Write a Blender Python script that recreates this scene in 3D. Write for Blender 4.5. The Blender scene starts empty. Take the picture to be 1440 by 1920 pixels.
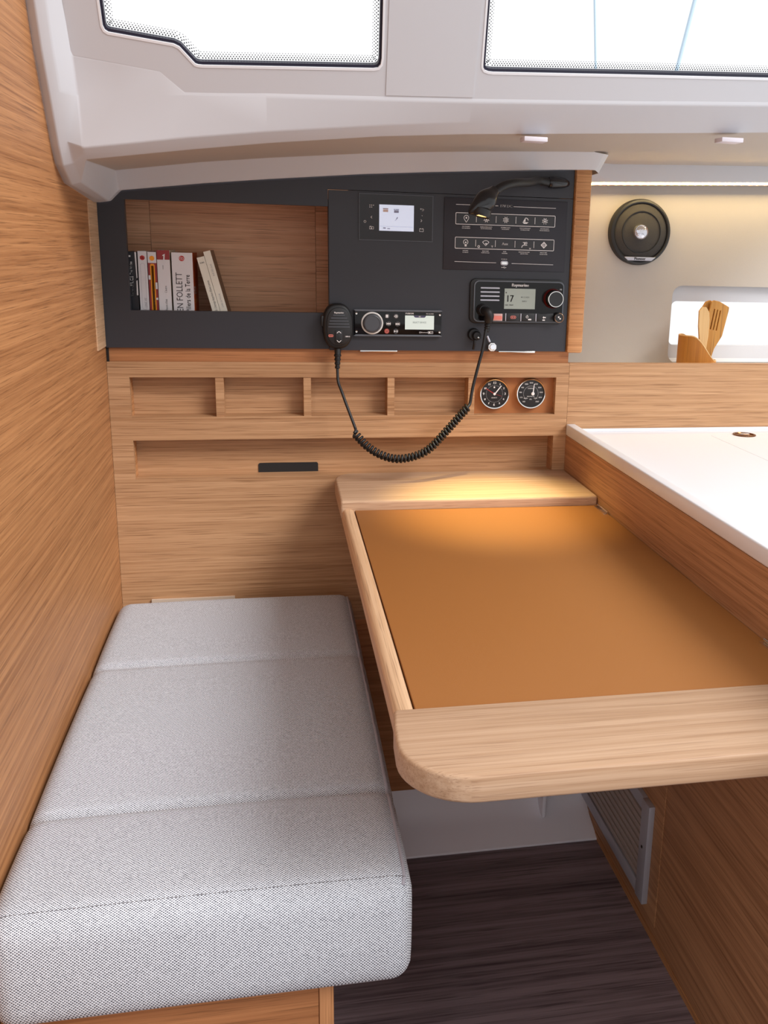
import bpy, bmesh, math, random
from mathutils import Vector, Matrix
from mathutils.geometry import delaunay_2d_cdt
random.seed(7)
PI = math.pi
S = bpy.context.scene
C = S.collection

# ------------------------------------------------------------------ camera, world, exposure
cam = bpy.data.cameras.new('camera'); camo = bpy.data.objects.new('camera', cam); C.objects.link(camo)
camo.location = (.31066, -1.83077, 1.10568)
camo.rotation_euler = (math.radians(75.81269), math.radians(-1.5601), math.radians(-11.22208))
cam.sensor_fit = 'AUTO'; cam.sensor_width = 36; cam.lens = 1744.274 / 1920 * 36
cam.shift_x = (720 - 871.071) / 1920; cam.shift_y = (905.810 - 960) / 1920
cam.clip_start = .02
S.camera = camo
S.view_settings.view_transform = 'Standard'; S.view_settings.look = 'None'
S.view_settings.gamma = 1; S.view_settings.use_curve_mapping = False
S.view_settings.exposure = .30
W = bpy.data.worlds.new('overcast_sky'); S.world = W; W.use_nodes = True
W.node_tree.nodes['Background'].inputs[0].default_value = (.98, .99, 1, 1)
W.node_tree.nodes['Background'].inputs[1].default_value = .88

sun = bpy.data.lights.new('hazy_sun', 'SUN'); sun.energy = 2.3; sun.angle = math.radians(26); sun.color = (1, .98, .975)
suno = bpy.data.objects.new('hazy_sun', sun); C.objects.link(suno); suno.location = (1.5, -3, 4)
suno.rotation_euler = Vector((-.54, .54, -.60)).to_track_quat('-Z', 'Y').to_euler()

# ------------------------------------------------------------------ materials
def lin(c):
    return tuple(((v/255)/12.92 if v/255 <= .04045 else ((v/255+.055)/1.055)**2.4) for v in c) + (1,)
def mat(name, col, rough=.5, metal=0, spec=.5, emit=None, es=0, bump=0, bscale=400, coat=0):
    m = bpy.data.materials.new(name); m.use_nodes = True
    nt = m.node_tree; b = nt.nodes['Principled BSDF']
    b.inputs['Base Color'].default_value = lin(col); b.inputs['Roughness'].default_value = rough
    b.inputs['Metallic'].default_value = metal; b.inputs['Specular IOR Level'].default_value = spec
    b.inputs['Coat Weight'].default_value = coat
    if emit:
        b.inputs['Emission Color'].default_value = lin(emit); b.inputs['Emission Strength'].default_value = es
    if bump:
        tc = nt.nodes.new('ShaderNodeTexCoord'); n = nt.nodes.new('ShaderNodeTexNoise'); n.inputs['Scale'].default_value = bscale
        n.inputs['Detail'].default_value = 3
        bp = nt.nodes.new('ShaderNodeBump'); bp.inputs['Strength'].default_value = bump; bp.inputs['Distance'].default_value = .002
        nt.links.new(tc.outputs['Object'], n.inputs['Vector']); nt.links.new(n.outputs['Fac'], bp.inputs['Height'])
        nt.links.new(bp.outputs['Normal'], b.inputs['Normal'])
    return m
def wood(name, light, dark, axis, pore=(110, 70, 40), rough=.5, poreamt=.55, fine=1.0):
    m = bpy.data.materials.new(name); m.use_nodes = True
    nt = m.node_tree; N = nt.nodes; L = nt.links; b = N['Principled BSDF']
    tc = N.new('ShaderNodeTexCoord'); oi = N.new('ShaderNodeObjectInfo')
    add = N.new('ShaderNodeVectorMath'); add.operation = 'MULTIPLY_ADD'
    comb = N.new('ShaderNodeCombineXYZ')
    for i in range(3): L.new(oi.outputs['Random'], comb.inputs[i])
    L.new(comb.outputs[0], add.inputs[0]); add.inputs[1].default_value = (7.3, 5.1, 3.7); L.new(tc.outputs['Object'], add.inputs[2])
    def noise(along, across, detail, rgh):
        mp = N.new('ShaderNodeMapping'); sc = [across]*3; sc[axis] = along; mp.inputs['Scale'].default_value = sc
        L.new(add.outputs[0], mp.inputs['Vector']); n = N.new('ShaderNodeTexNoise'); n.inputs['Scale'].default_value = 1
        n.inputs['Detail'].default_value = detail; n.inputs['Roughness'].default_value = rgh
        L.new(mp.outputs[0], n.inputs['Vector']); return n
    a = noise(1.3, 150*fine, 6, .66); f = noise(9, 640*fine, 2, .55); g = noise(.8, 6, 2, .5)
    r = N.new('ShaderNodeValToRGB'); r.color_ramp.elements[0].position = .30; r.color_ramp.elements[1].position = .62
    r.color_ramp.elements[0].color = lin(dark); r.color_ramp.elements[1].color = lin(light)
    L.new(a.outputs['Fac'], r.inputs['Fac'])
    r2 = N.new('ShaderNodeValToRGB'); r2.color_ramp.elements[0].position = .33; r2.color_ramp.elements[1].position = .45
    r2.color_ramp.elements[0].color = (poreamt,)*3+(1,); r2.color_ramp.elements[1].color = (0, 0, 0, 1)
    L.new(f.outputs['Fac'], r2.inputs['Fac'])
    mx = N.new('ShaderNodeMix'); mx.data_type = 'RGBA'; L.new(r2.outputs['Color'], mx.inputs['Factor'])
    L.new(r.outputs['Color'], mx.inputs['A']); mx.inputs['B'].default_value = lin(pore)
    hv = N.new('ShaderNodeHueSaturation'); mr = N.new('ShaderNodeMapRange'); mr.inputs['To Min'].default_value = .9; mr.inputs['To Max'].default_value = 1.1
    L.new(g.outputs['Fac'], mr.inputs['Value']); L.new(mr.outputs[0], hv.inputs['Value']); L.new(mx.outputs['Result'], hv.inputs['Color'])
    L.new(hv.outputs['Color'], b.inputs['Base Color'])
    bp = N.new('ShaderNodeBump'); bp.inputs['Strength'].default_value = .12; bp.inputs['Distance'].default_value = .001
    L.new(f.outputs['Fac'], bp.inputs['Height']); L.new(bp.outputs['Normal'], b.inputs['Normal'])
    b.inputs['Roughness'].default_value = rough; b.inputs['Specular IOR Level'].default_value = .35
    return m
def glass_mat(name, tint=(255, 255, 255), gl=.025):
    m = bpy.data.materials.new(name); m.use_nodes = True; nt = m.node_tree; nt.nodes.remove(nt.nodes['Principled BSDF'])
    t = nt.nodes.new('ShaderNodeBsdfTransparent'); t.inputs[0].default_value = lin(tint)
    g = nt.nodes.new('ShaderNodeBsdfGlossy'); g.inputs['Roughness'].default_value = .02
    mx = nt.nodes.new('ShaderNodeMixShader'); mx.inputs[0].default_value = gl
    nt.links.new(t.outputs[0], mx.inputs[1]); nt.links.new(g.outputs[0], mx.inputs[2])
    nt.links.new(mx.outputs[0], nt.nodes['Material Output'].inputs[0]); return m
def weave(name):
    m = bpy.data.materials.new(name); m.use_nodes = True; nt = m.node_tree; N = nt.nodes; L = nt.links; b = N['Principled BSDF']
    tc = N.new('ShaderNodeTexCoord'); sp = N.new('ShaderNodeSeparateXYZ')
    ns = N.new('ShaderNodeTexNoise'); ns.inputs['Scale'].default_value = 45; ns.inputs['Detail'].default_value = 2
    L.new(tc.outputs['Object'], ns.inputs['Vector']); L.new(tc.outputs['Object'], sp.inputs[0])
    def mth(op, a, bb=None, c=None):
        n = N.new('ShaderNodeMath'); n.operation = op
        for i, v in enumerate((a, bb, c)):
            if v is None: continue
            if isinstance(v, (int, float)): n.inputs[i].default_value = v
            else: L.new(v, n.inputs[i])
        return n.outputs[0]
    P = .0038
    wob = mth('MULTIPLY', ns.outputs['Fac'], 1.6)
    ge = N.new('ShaderNodeNewGeometry'); gn = N.new('ShaderNodeSeparateXYZ'); L.new(ge.outputs['True Normal'], gn.inputs[0])
    side = mth('GREATER_THAN', mth('ABSOLUTE', gn.outputs['X']), .72)
    def pick(a, b): return mth('ADD', mth('MULTIPLY', a, mth('SUBTRACT', 1, side)), mth('MULTIPLY', b, side))
    u = mth('MULTIPLY_ADD', pick(sp.outputs['X'], sp.outputs['Y']), 2*PI/P, wob)
    v = mth('MULTIPLY_ADD', pick(mth('ADD', sp.outputs['Y'], sp.outputs['Z']), sp.outputs['Z']), 2*PI/(P*.95), wob)
    k = mth('MULTIPLY', mth('SINE', u), mth('SINE', v))
    k = mth('MULTIPLY_ADD', k, .5, .5)
    n2 = N.new('ShaderNodeTexNoise'); n2.inputs['Scale'].default_value = 420; n2.inputs['Detail'].default_value = 1; L.new(tc.outputs['Object'], n2.inputs['Vector'])
    k = mth('ADD', k, mth('MULTIPLY_ADD', n2.outputs['Fac'], .5, -.25))
    r = N.new('ShaderNodeValToRGB'); e = r.color_ramp.elements; e[0].position = .18; e[1].position = .58
    e[0].color = lin((82, 85, 96)); e[1].color = lin((226, 231, 239)); L.new(k, r.inputs['Fac'])
    L.new(r.outputs['Color'], b.inputs['Base Color'])
    bp = N.new('ShaderNodeBump'); bp.inputs['Strength'].default_value = .5; bp.inputs['Distance'].default_value = .0012
    L.new(k, bp.inputs['Height']); L.new(bp.outputs['Normal'], b.inputs['Normal'])
    b.inputs['Roughness'].default_value = .95; b.inputs['Specular IOR Level'].default_value = .1
    return m

OAKL, OAKD = (194, 152, 113), (160, 117, 80)
WX = wood('oak_grain_x', OAKL, OAKD, 0)
WXP = wood('oak_pale_grain_x', (198, 165, 136), (174, 138, 107), 0, pore=(130, 92, 64), poreamt=.4)
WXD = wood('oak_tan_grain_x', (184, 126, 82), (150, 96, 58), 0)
WYL = wood('oak_wall_grain_y', (192, 137, 90), (148, 97, 58), 1)
WY = wood('oak_grain_y', (206, 150, 102), (172, 116, 70), 1)
WYP = wood('oak_pale_grain_y', (218, 182, 146), (194, 152, 114), 1, poreamt=.4)
WYD = wood('oak_cabinet_grain_y', (190, 140, 100), (152, 106, 72), 1)
WZ = wood('oak_grain_across', (206, 152, 104), (172, 116, 70), 0)
FLO = wood('floor_vinyl_oak', (150, 134, 140), (84, 72, 78), 0, pore=(46, 38, 40), rough=.45, poreamt=.5, fine=.45)
WHITE = mat('moulded_white_gelcoat', (203, 204, 209), .55, spec=.3)
LINER = mat('liner_white', (242, 240, 248), .4)
CREAM = mat('cream_vinyl_and_cove_shade', (187, 179, 171), .7, spec=.2, bump=.15, bscale=900)
COUNTER = mat('white_solid_surface', (234, 236, 241), .35)
BLACK = mat('black_laminate', (52, 52, 58), .42, spec=.4, bump=.06, bscale=900)
PLATE = mat('black_switch_plate', (48, 47, 54), .5, spec=.35)
GLOSS = mat('gloss_black_plastic', (15, 12, 13), .12, spec=.3)
MATTE = mat('matte_black_plastic', (28, 28, 30), .45)
RUBBER = mat('black_rubber', (18, 18, 20), .5)
GREYP = mat('grey_plastic', (92, 96, 104), .4)
PRINT = mat('white_print', (235, 232, 232), .6)
INK = mat('dark_ink', (52, 50, 52), .7)
RED = mat('red_print', (196, 52, 50), .5)
REDS = mat('salmon_key', (232, 130, 116), .5)
SCREEN = mat('screen_pale_blue', (200, 208, 226), .25, emit=(206, 216, 238), es=.42)
LCD = mat('screen_pale_green', (186, 196, 190), .25, emit=(200, 212, 206), es=.4)
LCDG = mat('screen_grey_green', (146, 152, 144), .2, emit=(150, 158, 148), es=.15)
SCRI = mat('screen_icon', (150, 156, 186), .5)
CHROME = mat('polished_steel', (225, 222, 218), .12, metal=1)
ALU = mat('anodised_aluminium', (186, 186, 196), .45, metal=.35)
SLATG = mat('grey_louvre', (176, 164, 158), .5)
TAN = mat('tan_leather', (156, 101, 50), .5, spec=.35, bump=.12, bscale=1400)
TAND = mat('tan_instrument_board', (168, 104, 54), .55)
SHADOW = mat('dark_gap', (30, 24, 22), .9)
GASK = mat('window_seal_navy', (22, 22, 44), .4)
FRIT = mat('black_frit', (26, 26, 34), .6)
GLASS = glass_mat('window_glass')
LENS = mat('clear_lens', (235, 225, 200), .08, metal=.9)
FABRIC = weave('basket_weave_fabric')
STITCH = mat('grey_overlock_thread', (168, 166, 176), .9)
BAM = wood('bamboo_golden', (206, 152, 78), (182, 122, 52), 2, fine=.6)
BAMP = wood('beech_pale', (226, 186, 130), (206, 160, 100), 2, poreamt=.15, fine=.6)
HOLD = wood('holder_wood', (196, 130, 52), (170, 104, 36), 2, poreamt=.2, fine=.5)
STEELB = mat('pale_blue_paint', (182, 206, 224), .5)
PAGES = mat('paper_pages', (214, 200, 176), .9)
LED = mat('led_warm', (255, 240, 190), .5, emit=(255, 226, 150), es=9)
BULB = mat('lamp_lens_warm', (255, 230, 170), .4, emit=(255, 205, 120), es=2)

# ------------------------------------------------------------------ builders
def tag(o, label, cat=None, group=None, kind=None):
    if label: o['label'] = label
    if cat: o['category'] = cat
    if group: o['group'] = group
    if kind: o['kind'] = kind
    return o
def link(name, me, m, parent=None):
    o = bpy.data.objects.new(name, me); C.objects.link(o)
    if m: me.materials.append(m)
    if parent:
        o.parent = parent; P = parent; loc = Vector((0, 0, 0))
        while P: loc += P.location; P = P.parent
        o.matrix_parent_inverse = Matrix.Translation(-loc) if parent.parent is None else Matrix.Identity(4)
    return o
def thing(name, loc, label, cat, group=None):
    o = bpy.data.objects.new(name, None); C.objects.link(o); o.empty_display_size = .02; o.location = loc
    return tag(o, label, cat, group)
def fin(name, bm, m, parent=None, smooth=False, ang=35):
    bmesh.ops.recalc_face_normals(bm, faces=bm.faces)
    me = bpy.data.meshes.new(name); bm.to_mesh(me); bm.free()
    if smooth:
        me.polygons.foreach_set('use_smooth', [True]*len(me.polygons))
        try: me.set_sharp_from_angle(angle=math.radians(ang))
        except Exception: pass
    return link(name, me, m, parent)
def bev(bm, r, seg=2, ang=40):
    es = [e for e in bm.edges if len(e.link_faces) == 2 and e.calc_face_angle(0) > math.radians(ang)]
    bmesh.ops.bevel(bm, geom=es, offset=r, segments=seg, profile=.5, affect='EDGES', clamp_overlap=True)
def bm_box(bm, x0, x1, y0, y1, z0, z1):
    v = [bm.verts.new(p) for p in ((x0,y0,z0),(x1,y0,z0),(x1,y1,z0),(x0,y1,z0),(x0,y0,z1),(x1,y0,z1),(x1,y1,z1),(x0,y1,z1))]
    for f in ((0,1,2,3),(4,5,6,7),(0,1,5,4),(1,2,6,5),(2,3,7,6),(3,0,4,7)): bm.faces.new([v[i] for i in f])
def box(name, x0, x1, y0, y1, z0, z1, m, parent=None, r=0, seg=2):
    bm = bmesh.new(); bm_box(bm, min(x0,x1), max(x0,x1), min(y0,y1), max(y0,y1), min(z0,z1), max(z0,z1))
    if r: bmesh.ops.recalc_face_normals(bm, faces=bm.faces); bev(bm, r, seg)
    return fin(name, bm, m, parent, smooth=bool(r))
def rrect(x0, x1, z0, z1, r, n=6):
    out = []
    for cx, cz, a in ((x1-r, z1-r, 0), (x0+r, z1-r, 90), (x0+r, z0+r, 180), (x1-r, z0+r, 270)):
        for i in range(n+1):
            t = math.radians(a + 90*i/n); out.append((cx+r*math.cos(t), cz+r*math.sin(t)))
    return out
def prism(name, poly, y0, y1, m, parent=None, r=0, seg=2, axis='y'):
    """polygon in XZ extruded along Y (axis y) or polygon in XY along Z (axis z) or YZ along X (axis x)"""
    bm = bmesh.new()
    mk = {'y': lambda p, d: (p[0], d, p[1]), 'z': lambda p, d: (p[0], p[1], d), 'x': lambda p, d: (d, p[0], p[1])}[axis]
    a = [bm.verts.new(mk(p, y0)) for p in poly]; b = [bm.verts.new(mk(p, y1)) for p in poly]; n = len(poly)
    bm.faces.new(a); bm.faces.new(b)
    for i in range(n): bm.faces.new((a[i], a[(i+1) % n], b[(i+1) % n], b[i]))
    if r:
        bmesh.ops.recalc_face_normals(bm, faces=bm.faces); bev(bm, r, seg, 50)
    return fin(name, bm, m, parent, smooth=True)
def holed(name, outer, holes, d0, d1, m, parent=None, to3=None, r=0):
    """flat plate with holes: outline & holes 2-D, thickness d0..d1, to3(u,v,d)->xyz"""
    to3 = to3 or (lambda u, v, d: (u, d, v))
    pts = [Vector(p) for p in outer]; faces = [list(range(len(outer)))]
    for h in holes:
        s = len(pts); pts += [Vector(p) for p in h]; faces.append(list(range(s, s+len(h))))
    edges = []
    for f in faces: edges += [(f[i], f[(i+1) % len(f)]) for i in range(len(f))]
    ov, oe, of, *_ = delaunay_2d_cdt(pts, edges, [], 0, 1e-7)
    def inside(p, poly):
        c = False; n = len(poly)
        for i in range(n):
            a, b = poly[i], poly[(i+1) % n]
            if (a[1] > p[1]) != (b[1] > p[1]) and p[0] < (b[0]-a[0])*(p[1]-a[1])/(b[1]-a[1])+a[0]: c = not c
        return c
    bm = bmesh.new(); va = [bm.verts.new(to3(p[0], p[1], d0)) for p in ov]; vb = [bm.verts.new(to3(p[0], p[1], d1)) for p in ov]
    cnt = {}
    for f in of:
        c = sum((ov[i] for i in f), Vector((0, 0)))/len(f)
        if not inside(c, outer) or any(inside(c, h) for h in holes): continue
        bm.faces.new([va[i] for i in f]); bm.faces.new([vb[i] for i in reversed(f)])
        for i in range(len(f)):
            k = (f[i], f[(i+1) % len(f)]); cnt[k] = cnt.get(k, 0)+1
    for (i, j) in list(cnt):
        if (j, i) not in cnt: bm.faces.new((va[i], va[j], vb[j], vb[i]))
    for v in [v for v in bm.verts if not v.link_faces]: bm.verts.remove(v)
    return fin(name, bm, m, parent)
def lathe(name, cx, cz, prof, m, parent=None, n=40, axis='y', off=0):
    """profile [(radius, y)] turned about a Y axis through (cx,cz); axis z: (cx,cy) with profile heights z"""
    bm = bmesh.new(); rings = []
    for r, y in prof:
        if r < 1e-6: rings.append([bm.verts.new((cx, y, cz) if axis == 'y' else (cx, cz, y))]); continue
        ring = []
        for i in range(n):
            t = 2*PI*i/n + off; u, v = cx+r*math.cos(t), cz+r*math.sin(t)
            ring.append(bm.verts.new((u, y, v) if axis == 'y' else (u, v, y)))
        rings.append(ring)
    for a, b in zip(rings, rings[1:]):
        if len(a) == 1 and len(b) == 1: continue
        for i in range(n):
            j = (i+1) % n
            if len(a) == 1: bm.faces.new((a[0], b[i], b[j]))
            elif len(b) == 1: bm.faces.new((a[i], a[j], b[0]))
            else: bm.faces.new((a[i], a[j], b[j], b[i]))
    return fin(name, bm, m, parent, smooth=True)
def spline(pts, k=8):
    P = [Vector(p) for p in pts]; P = [2*P[0]-P[1]] + P + [2*P[-1]-P[-2]]; out = []
    for i in range(1, len(P)-2):
        for s in range(k):
            t = s/k; a, b, c, d = P[i-1], P[i], P[i+1], P[i+2]
            out.append(.5*((2*b)+(c-a)*t+(2*a-5*b+4*c-d)*t*t+(3*b-a-3*c+d)*t**3))
    out.append(P[-2]); return out
def bm_tube(bm, pts, rad, n=10, cap=True, flat=None):
    pts = [Vector(p) for p in pts]; R = rad if isinstance(rad, (list, tuple)) else [rad]*len(pts)
    t0 = (pts[1]-pts[0]).normalized(); up = Vector((0, 1, 0)) if abs(t0.y) < .9 else Vector((0, 0, 1))
    nrm = (up - t0*up.dot(t0)).normalized(); rings = []
    for i, p in enumerate(pts):
        t = (pts[min(i+1, len(pts)-1)]-pts[max(i-1, 0)]).normalized()
        nrm = (nrm - t*nrm.dot(t)).normalized(); bn = t.cross(nrm)
        fl = flat[i] if flat else 1
        rings.append([bm.verts.new(p+R[i]*(math.cos(2*PI*k/n)*nrm*fl+math.sin(2*PI*k/n)*bn)) for k in range(n)])
    for a, b in zip(rings, rings[1:]):
        for k in range(n): bm.faces.new((a[k], a[(k+1) % n], b[(k+1) % n], b[k]))
    if cap: bm.faces.new(rings[0]); bm.faces.new(rings[-1])
def tube(name, pts, rad, m, parent=None, n=10, flat=None):
    bm = bmesh.new(); bm_tube(bm, pts, rad, n, flat=flat); return fin(name, bm, m, parent, smooth=True, ang=60)
_tc = {}
def text_geo(s):
    if s not in _tc:
        cu = bpy.data.curves.new('t', 'FONT'); cu.body = s; cu.size = 1; cu.resolution_u = 2; cu.align_x = 'CENTER'; cu.align_y = 'CENTER'
        o = bpy.data.objects.new('t', cu); C.objects.link(o)
        dg = bpy.context.evaluated_depsgraph_get(); me = bpy.data.meshes.new_from_object(o.evaluated_get(dg))
        _tc[s] = ([tuple(v.co[:2]) for v in me.vertices], [tuple(p.vertices) for p in me.polygons])
        bpy.data.objects.remove(o); bpy.data.curves.remove(cu); bpy.data.meshes.remove(me)
    return _tc[s]
class Flat:
    """flat print on a plane of constant Y (seen from -Y): words, lines, rings in XZ"""
    def __init__(s, y, xf=None): s.v = []; s.f = []; s.y = y; s.xf = xf
    def poly(s, pts):
        b = len(s.v); s.v += list(pts); s.f.append(tuple(range(b, b+len(pts)))); return s
    def quads(s, a, b, close=True):
        k = len(s.v); n = len(a); s.v += list(a)+list(b)
        for i in range(n if close else n-1): j = (i+1) % n; s.f.append((k+i, k+j, k+n+j, k+n+i))
        return s
    def rect(s, x0, x1, z0, z1): return s.poly([(x0,z0),(x1,z0),(x1,z1),(x0,z1)])
    def line(s, x0, z0, x1, z1, w):
        d = Vector((x1-x0, z1-z0)); n = Vector((-d.y, d.x)).normalized()*w/2
        return s.poly([(x0+n.x,z0+n.y),(x1+n.x,z1+n.y),(x1-n.x,z1-n.y),(x0-n.x,z0-n.y)])
    def path(s, pts, w):
        for a, b in zip(pts, pts[1:]): s.line(a[0], a[1], b[0], b[1], w)
        return s
    def frame(s, x0, x1, z0, z1, r, w): return s.quads(rrect(x0,x1,z0,z1,r), rrect(x0+w,x1-w,z0+w,z1-w,max(r-w,.0002)))
    def disc(s, x, z, r, n=16): return s.poly([(x+r*math.cos(2*PI*i/n), z+r*math.sin(2*PI*i/n)) for i in range(n)])
    def ring(s, x, z, r, w, n=24, a0=0, a1=360):
        full = a1-a0 >= 360; k = n if full else n+1
        t = [math.radians(a0+(a1-a0)*i/n) for i in range(k)]
        return s.quads([(x+r*math.cos(q), z+r*math.sin(q)) for q in t], [(x+(r-w)*math.cos(q), z+(r-w)*math.sin(q)) for q in t], full)
    def text(s, t, x, z, h, rot=0, wide=1.0, width=None, bold=0):
        vs, fs = text_geo(t); c, n = math.cos(rot), math.sin(rot)
        if width:
            w = max(v[0] for v in vs)-min(v[0] for v in vs); wide = width/(w*h)
        for dx in ((0,) if not bold else (-bold, bold)):
            b = len(s.v); s.v += [(x+dx+(u*h*wide)*c-(v*h)*n, z+(u*h*wide)*n+(v*h)*c) for u, v in vs]; s.f += [tuple(b+i for i in f) for f in fs]
        return s
    def build(s, name, m, parent, gap=.005):
        # connected strokes lying within a gap of each other make one printed piece
        n = len(s.f); bb = [(min(s.v[i][0] for i in f), max(s.v[i][0] for i in f), min(s.v[i][1] for i in f), max(s.v[i][1] for i in f)) for f in s.f]
        own = list(range(n))
        def root(i):
            while own[i] != i: own[i] = own[own[i]]; i = own[i]
            return i
        cell = {}
        for i, b in enumerate(bb):
            for cx in range(int(math.floor(b[0]/gap)), int(math.floor(b[1]/gap))+1):
                for cz in range(int(math.floor(b[2]/gap)), int(math.floor(b[3]/gap))+1): cell.setdefault((cx, cz), []).append(i)
        for (cx, cz), L in cell.items():
            for dx in (0, 1):
                for dz in (-1, 0, 1):
                    for j in cell.get((cx+dx, cz+dz), ()): own[root(j)] = root(L[0])
            for j in L: own[root(j)] = root(L[0])
        gr = {}
        for i in range(n): gr.setdefault(root(i), []).append(i)
        o = None
        for fs in gr.values():
            ids = sorted({i for k in fs for i in s.f[k]}); mp = {a: b for b, a in enumerate(ids)}
            P = [(s.v[i][0], s.y, s.v[i][1]) for i in ids]
            if s.xf: P = [tuple(s.xf @ Vector(p)) for p in P]
            me = bpy.data.meshes.new(name); me.from_pydata(P, [], [tuple(mp[i] for i in s.f[k]) for k in fs]); me.update(); o = link(name, me, m, parent)
        return o

# ================================================================== SETTING
st = lambda o, label=None: tag(o, label, kind='structure')
st(prism('floor', [(-.03, -.30), (.93, -.30), (.93, -2.05), (3, -2.05), (3, -6), (-2.5, -6), (-2.5, -1.35), (-.03, -1.35)], -.03, 0, FLO, axis='z'), 'dark brown wood-look vinyl cabin floor')  # wide far part is added out of view to block light from below
st(box('wall_left', -.03, -.0005, -1.3, .18, 0, 1.95, WYL), 'tan oak veneer bulkhead panel on the left')
st(box('wall_sky_block', -2.5, 3.0, -4.05, -4.0, 0, .5, CREAM), 'unseen low cream wall added to block low sky light')  # added out of view behind the camera to cut low sky light
st(box('wall_sky_block_right', 3.0, 3.05, -4.0, -2.05, 0, .5, CREAM), 'unseen low cream wall added on the right to block low sky light')  # second added blocker, cuts low sky light from the right
# lower back wall: oak panel with two long niches
NX0, NX1 = .0385, .873
back = holed('wall_back', [(0, .33), (.9, .33), (.9, .882), (0, .882)],
      [[(NX0, .7765), (NX1, .7765), (NX1, .853), (NX0, .853)], [(NX0, .6555), (NX1, .6555), (NX1, .7315), (NX0, .7315)]], 0, .012, WX)
st(back, 'pale oak back panel with two long niches')
ND = .040
box('niche_back', NX0-.01, NX1+.01, ND, ND+.006, .765, .866, WX, back)
box('niche_back', NX0-.01, NX1+.01, ND, ND+.006, .645, .742, WX, back)
for z in (.7765-.006, .853, .6555-.006, .7315): box('niche_shelf', NX0-.006, NX1+.006, .012, ND, z, z+.006, WX, back)
for z0, z1 in ((.7765, .853), (.6555, .7315)):
    box('niche_end', NX0-.006, NX0, .012, ND, z0, z1, WY, back); box('niche_end', NX1, NX1+.006, .012, ND, z0, z1, WYD, back)
for a, b in ((.1945, .2101), (.3611, .3755), (.5257, .5395), (.6897, .7029)): box('niche_divider', a, b, .002, ND, .7765, .853, WX, back)
box('instrument_board', .7029, NX1, .018, .024, .7765, .853, TAND, back)
slot = prism('catch_slot', rrect(.2700, .3890, .650, .6745, .004), .0385, .0400, MATTE, back)
# hull side: slanted lower panel and white liner
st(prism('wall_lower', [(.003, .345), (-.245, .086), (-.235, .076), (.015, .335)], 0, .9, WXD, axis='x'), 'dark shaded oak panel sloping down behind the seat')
st(prism('trim_1', [(-.243, .088), (-.262, .045), (-.286, .024), (-.338, .004), (-.338, 0), (-.28, -.02), (-.22, .06)], 0, .9, LINER, axis='x', r=.003), 'white moulded liner between panel and dark floor')
box('liner_rib', .80, .808, -.292, -.25, .028, .082, LINER, bpy.data.objects['trim_1'], r=.003)
# recessed strip between lower and upper panel
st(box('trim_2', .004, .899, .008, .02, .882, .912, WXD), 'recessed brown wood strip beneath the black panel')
st(box('trim_3', 0, .004, .004, .02, .880, .915, SHADOW), 'dark gap beside the recessed strip')
st(box('trim_4', -.0004, .0015, -.082, -.002, .911, 1.168, WYP), 'pale oak edge strip against the bulkhead')
# right cheek beside black panel
st(box('trim_5', .8905, .9230, -.008, .16, .904, 1.29, WZ, r=.004), 'oak upright at the right end of the black panel')
# galley: fascia panel, lining, window
st(box('wall_galley', .9005, 1.60, 0, .014, .60, .8825, WX), 'oak galley back panel behind the white counter')
st(box('trim_6', .90, 1.60, .014, .20, .852, .858, COUNTER), 'white shelf behind the galley panel')
cream = holed('wall_right', [(.915, .60), (1.60, .60), (1.60, 1.32), (.915, 1.32)],
      [rrect(1.174, 1.595, .867, 1.038, .022)], .14, .150, CREAM)
st(cream, 'cream lined hull side wall behind the galley')
w3 = holed('window_3', [(1.160, .85), (1.60, .85), (1.60, 1.06), (1.160, 1.06)], [rrect(1.181, 1.588, .9055, 1.003, .012)], .158, .172, WHITE)
st(w3, 'long low hull window behind the utensils')
box('window_pane', 1.165, 1.60, .163, .167, .89, 1.02, GLASS, w3)
prism('window_sill', [(.1500, .868), (.158, .876), (.158, .868)], 1.18, 1.59, WHITE, w3, axis='x')
def sheer(o):
    for v in o.data.vertices: v.co.z += (v.co.x-.955)*.0365
    return o
# cornice over galley with LED strip
st(sheer(box('trim_7', .90, 1.60, .09, .13, 1.2440, 1.32, WHITE, r=.003)), 'white cornice over the galley wall')
led = thing('led_strip', (1.25, .118, 1.244), 'warm white LED strip light under the galley cornice', 'strip light')
sheer(box('channel', .924, 1.60, .100, .116, 1.2385, 1.2440, mat('brown_channel', (110, 84, 70), .6), led))
bm = bmesh.new()
for i in range(38):
    x = .927+i*.0176; bm_box(bm, x, x+.0135, .0975, .1000, 1.2400+(x-.955)*.0365, 1.2424+(x-.955)*.0365)
tag(fin('led_chip', bm, LED, led), None, kind='stuff')
al = bpy.data.lights.new('led_glow', 'AREA'); al.shape = 'RECTANGLE'; al.size = .66; al.size_y = .006; al.energy = 1.1; al.color = (1, .75, .36)
ao = bpy.data.objects.new('led_glow', al); C.objects.link(ao); ax = Vector((1, 0, .0365)).normalized(); az = -Vector((0, .55, -1)).normalized(); ay = az.cross(ax).normalized(); az = ax.cross(ay)
ao.matrix_world = Matrix.Translation((1.262, .0965, 1.2535)) @ Matrix((ax, ay, az)).transposed().to_4x4()

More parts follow.
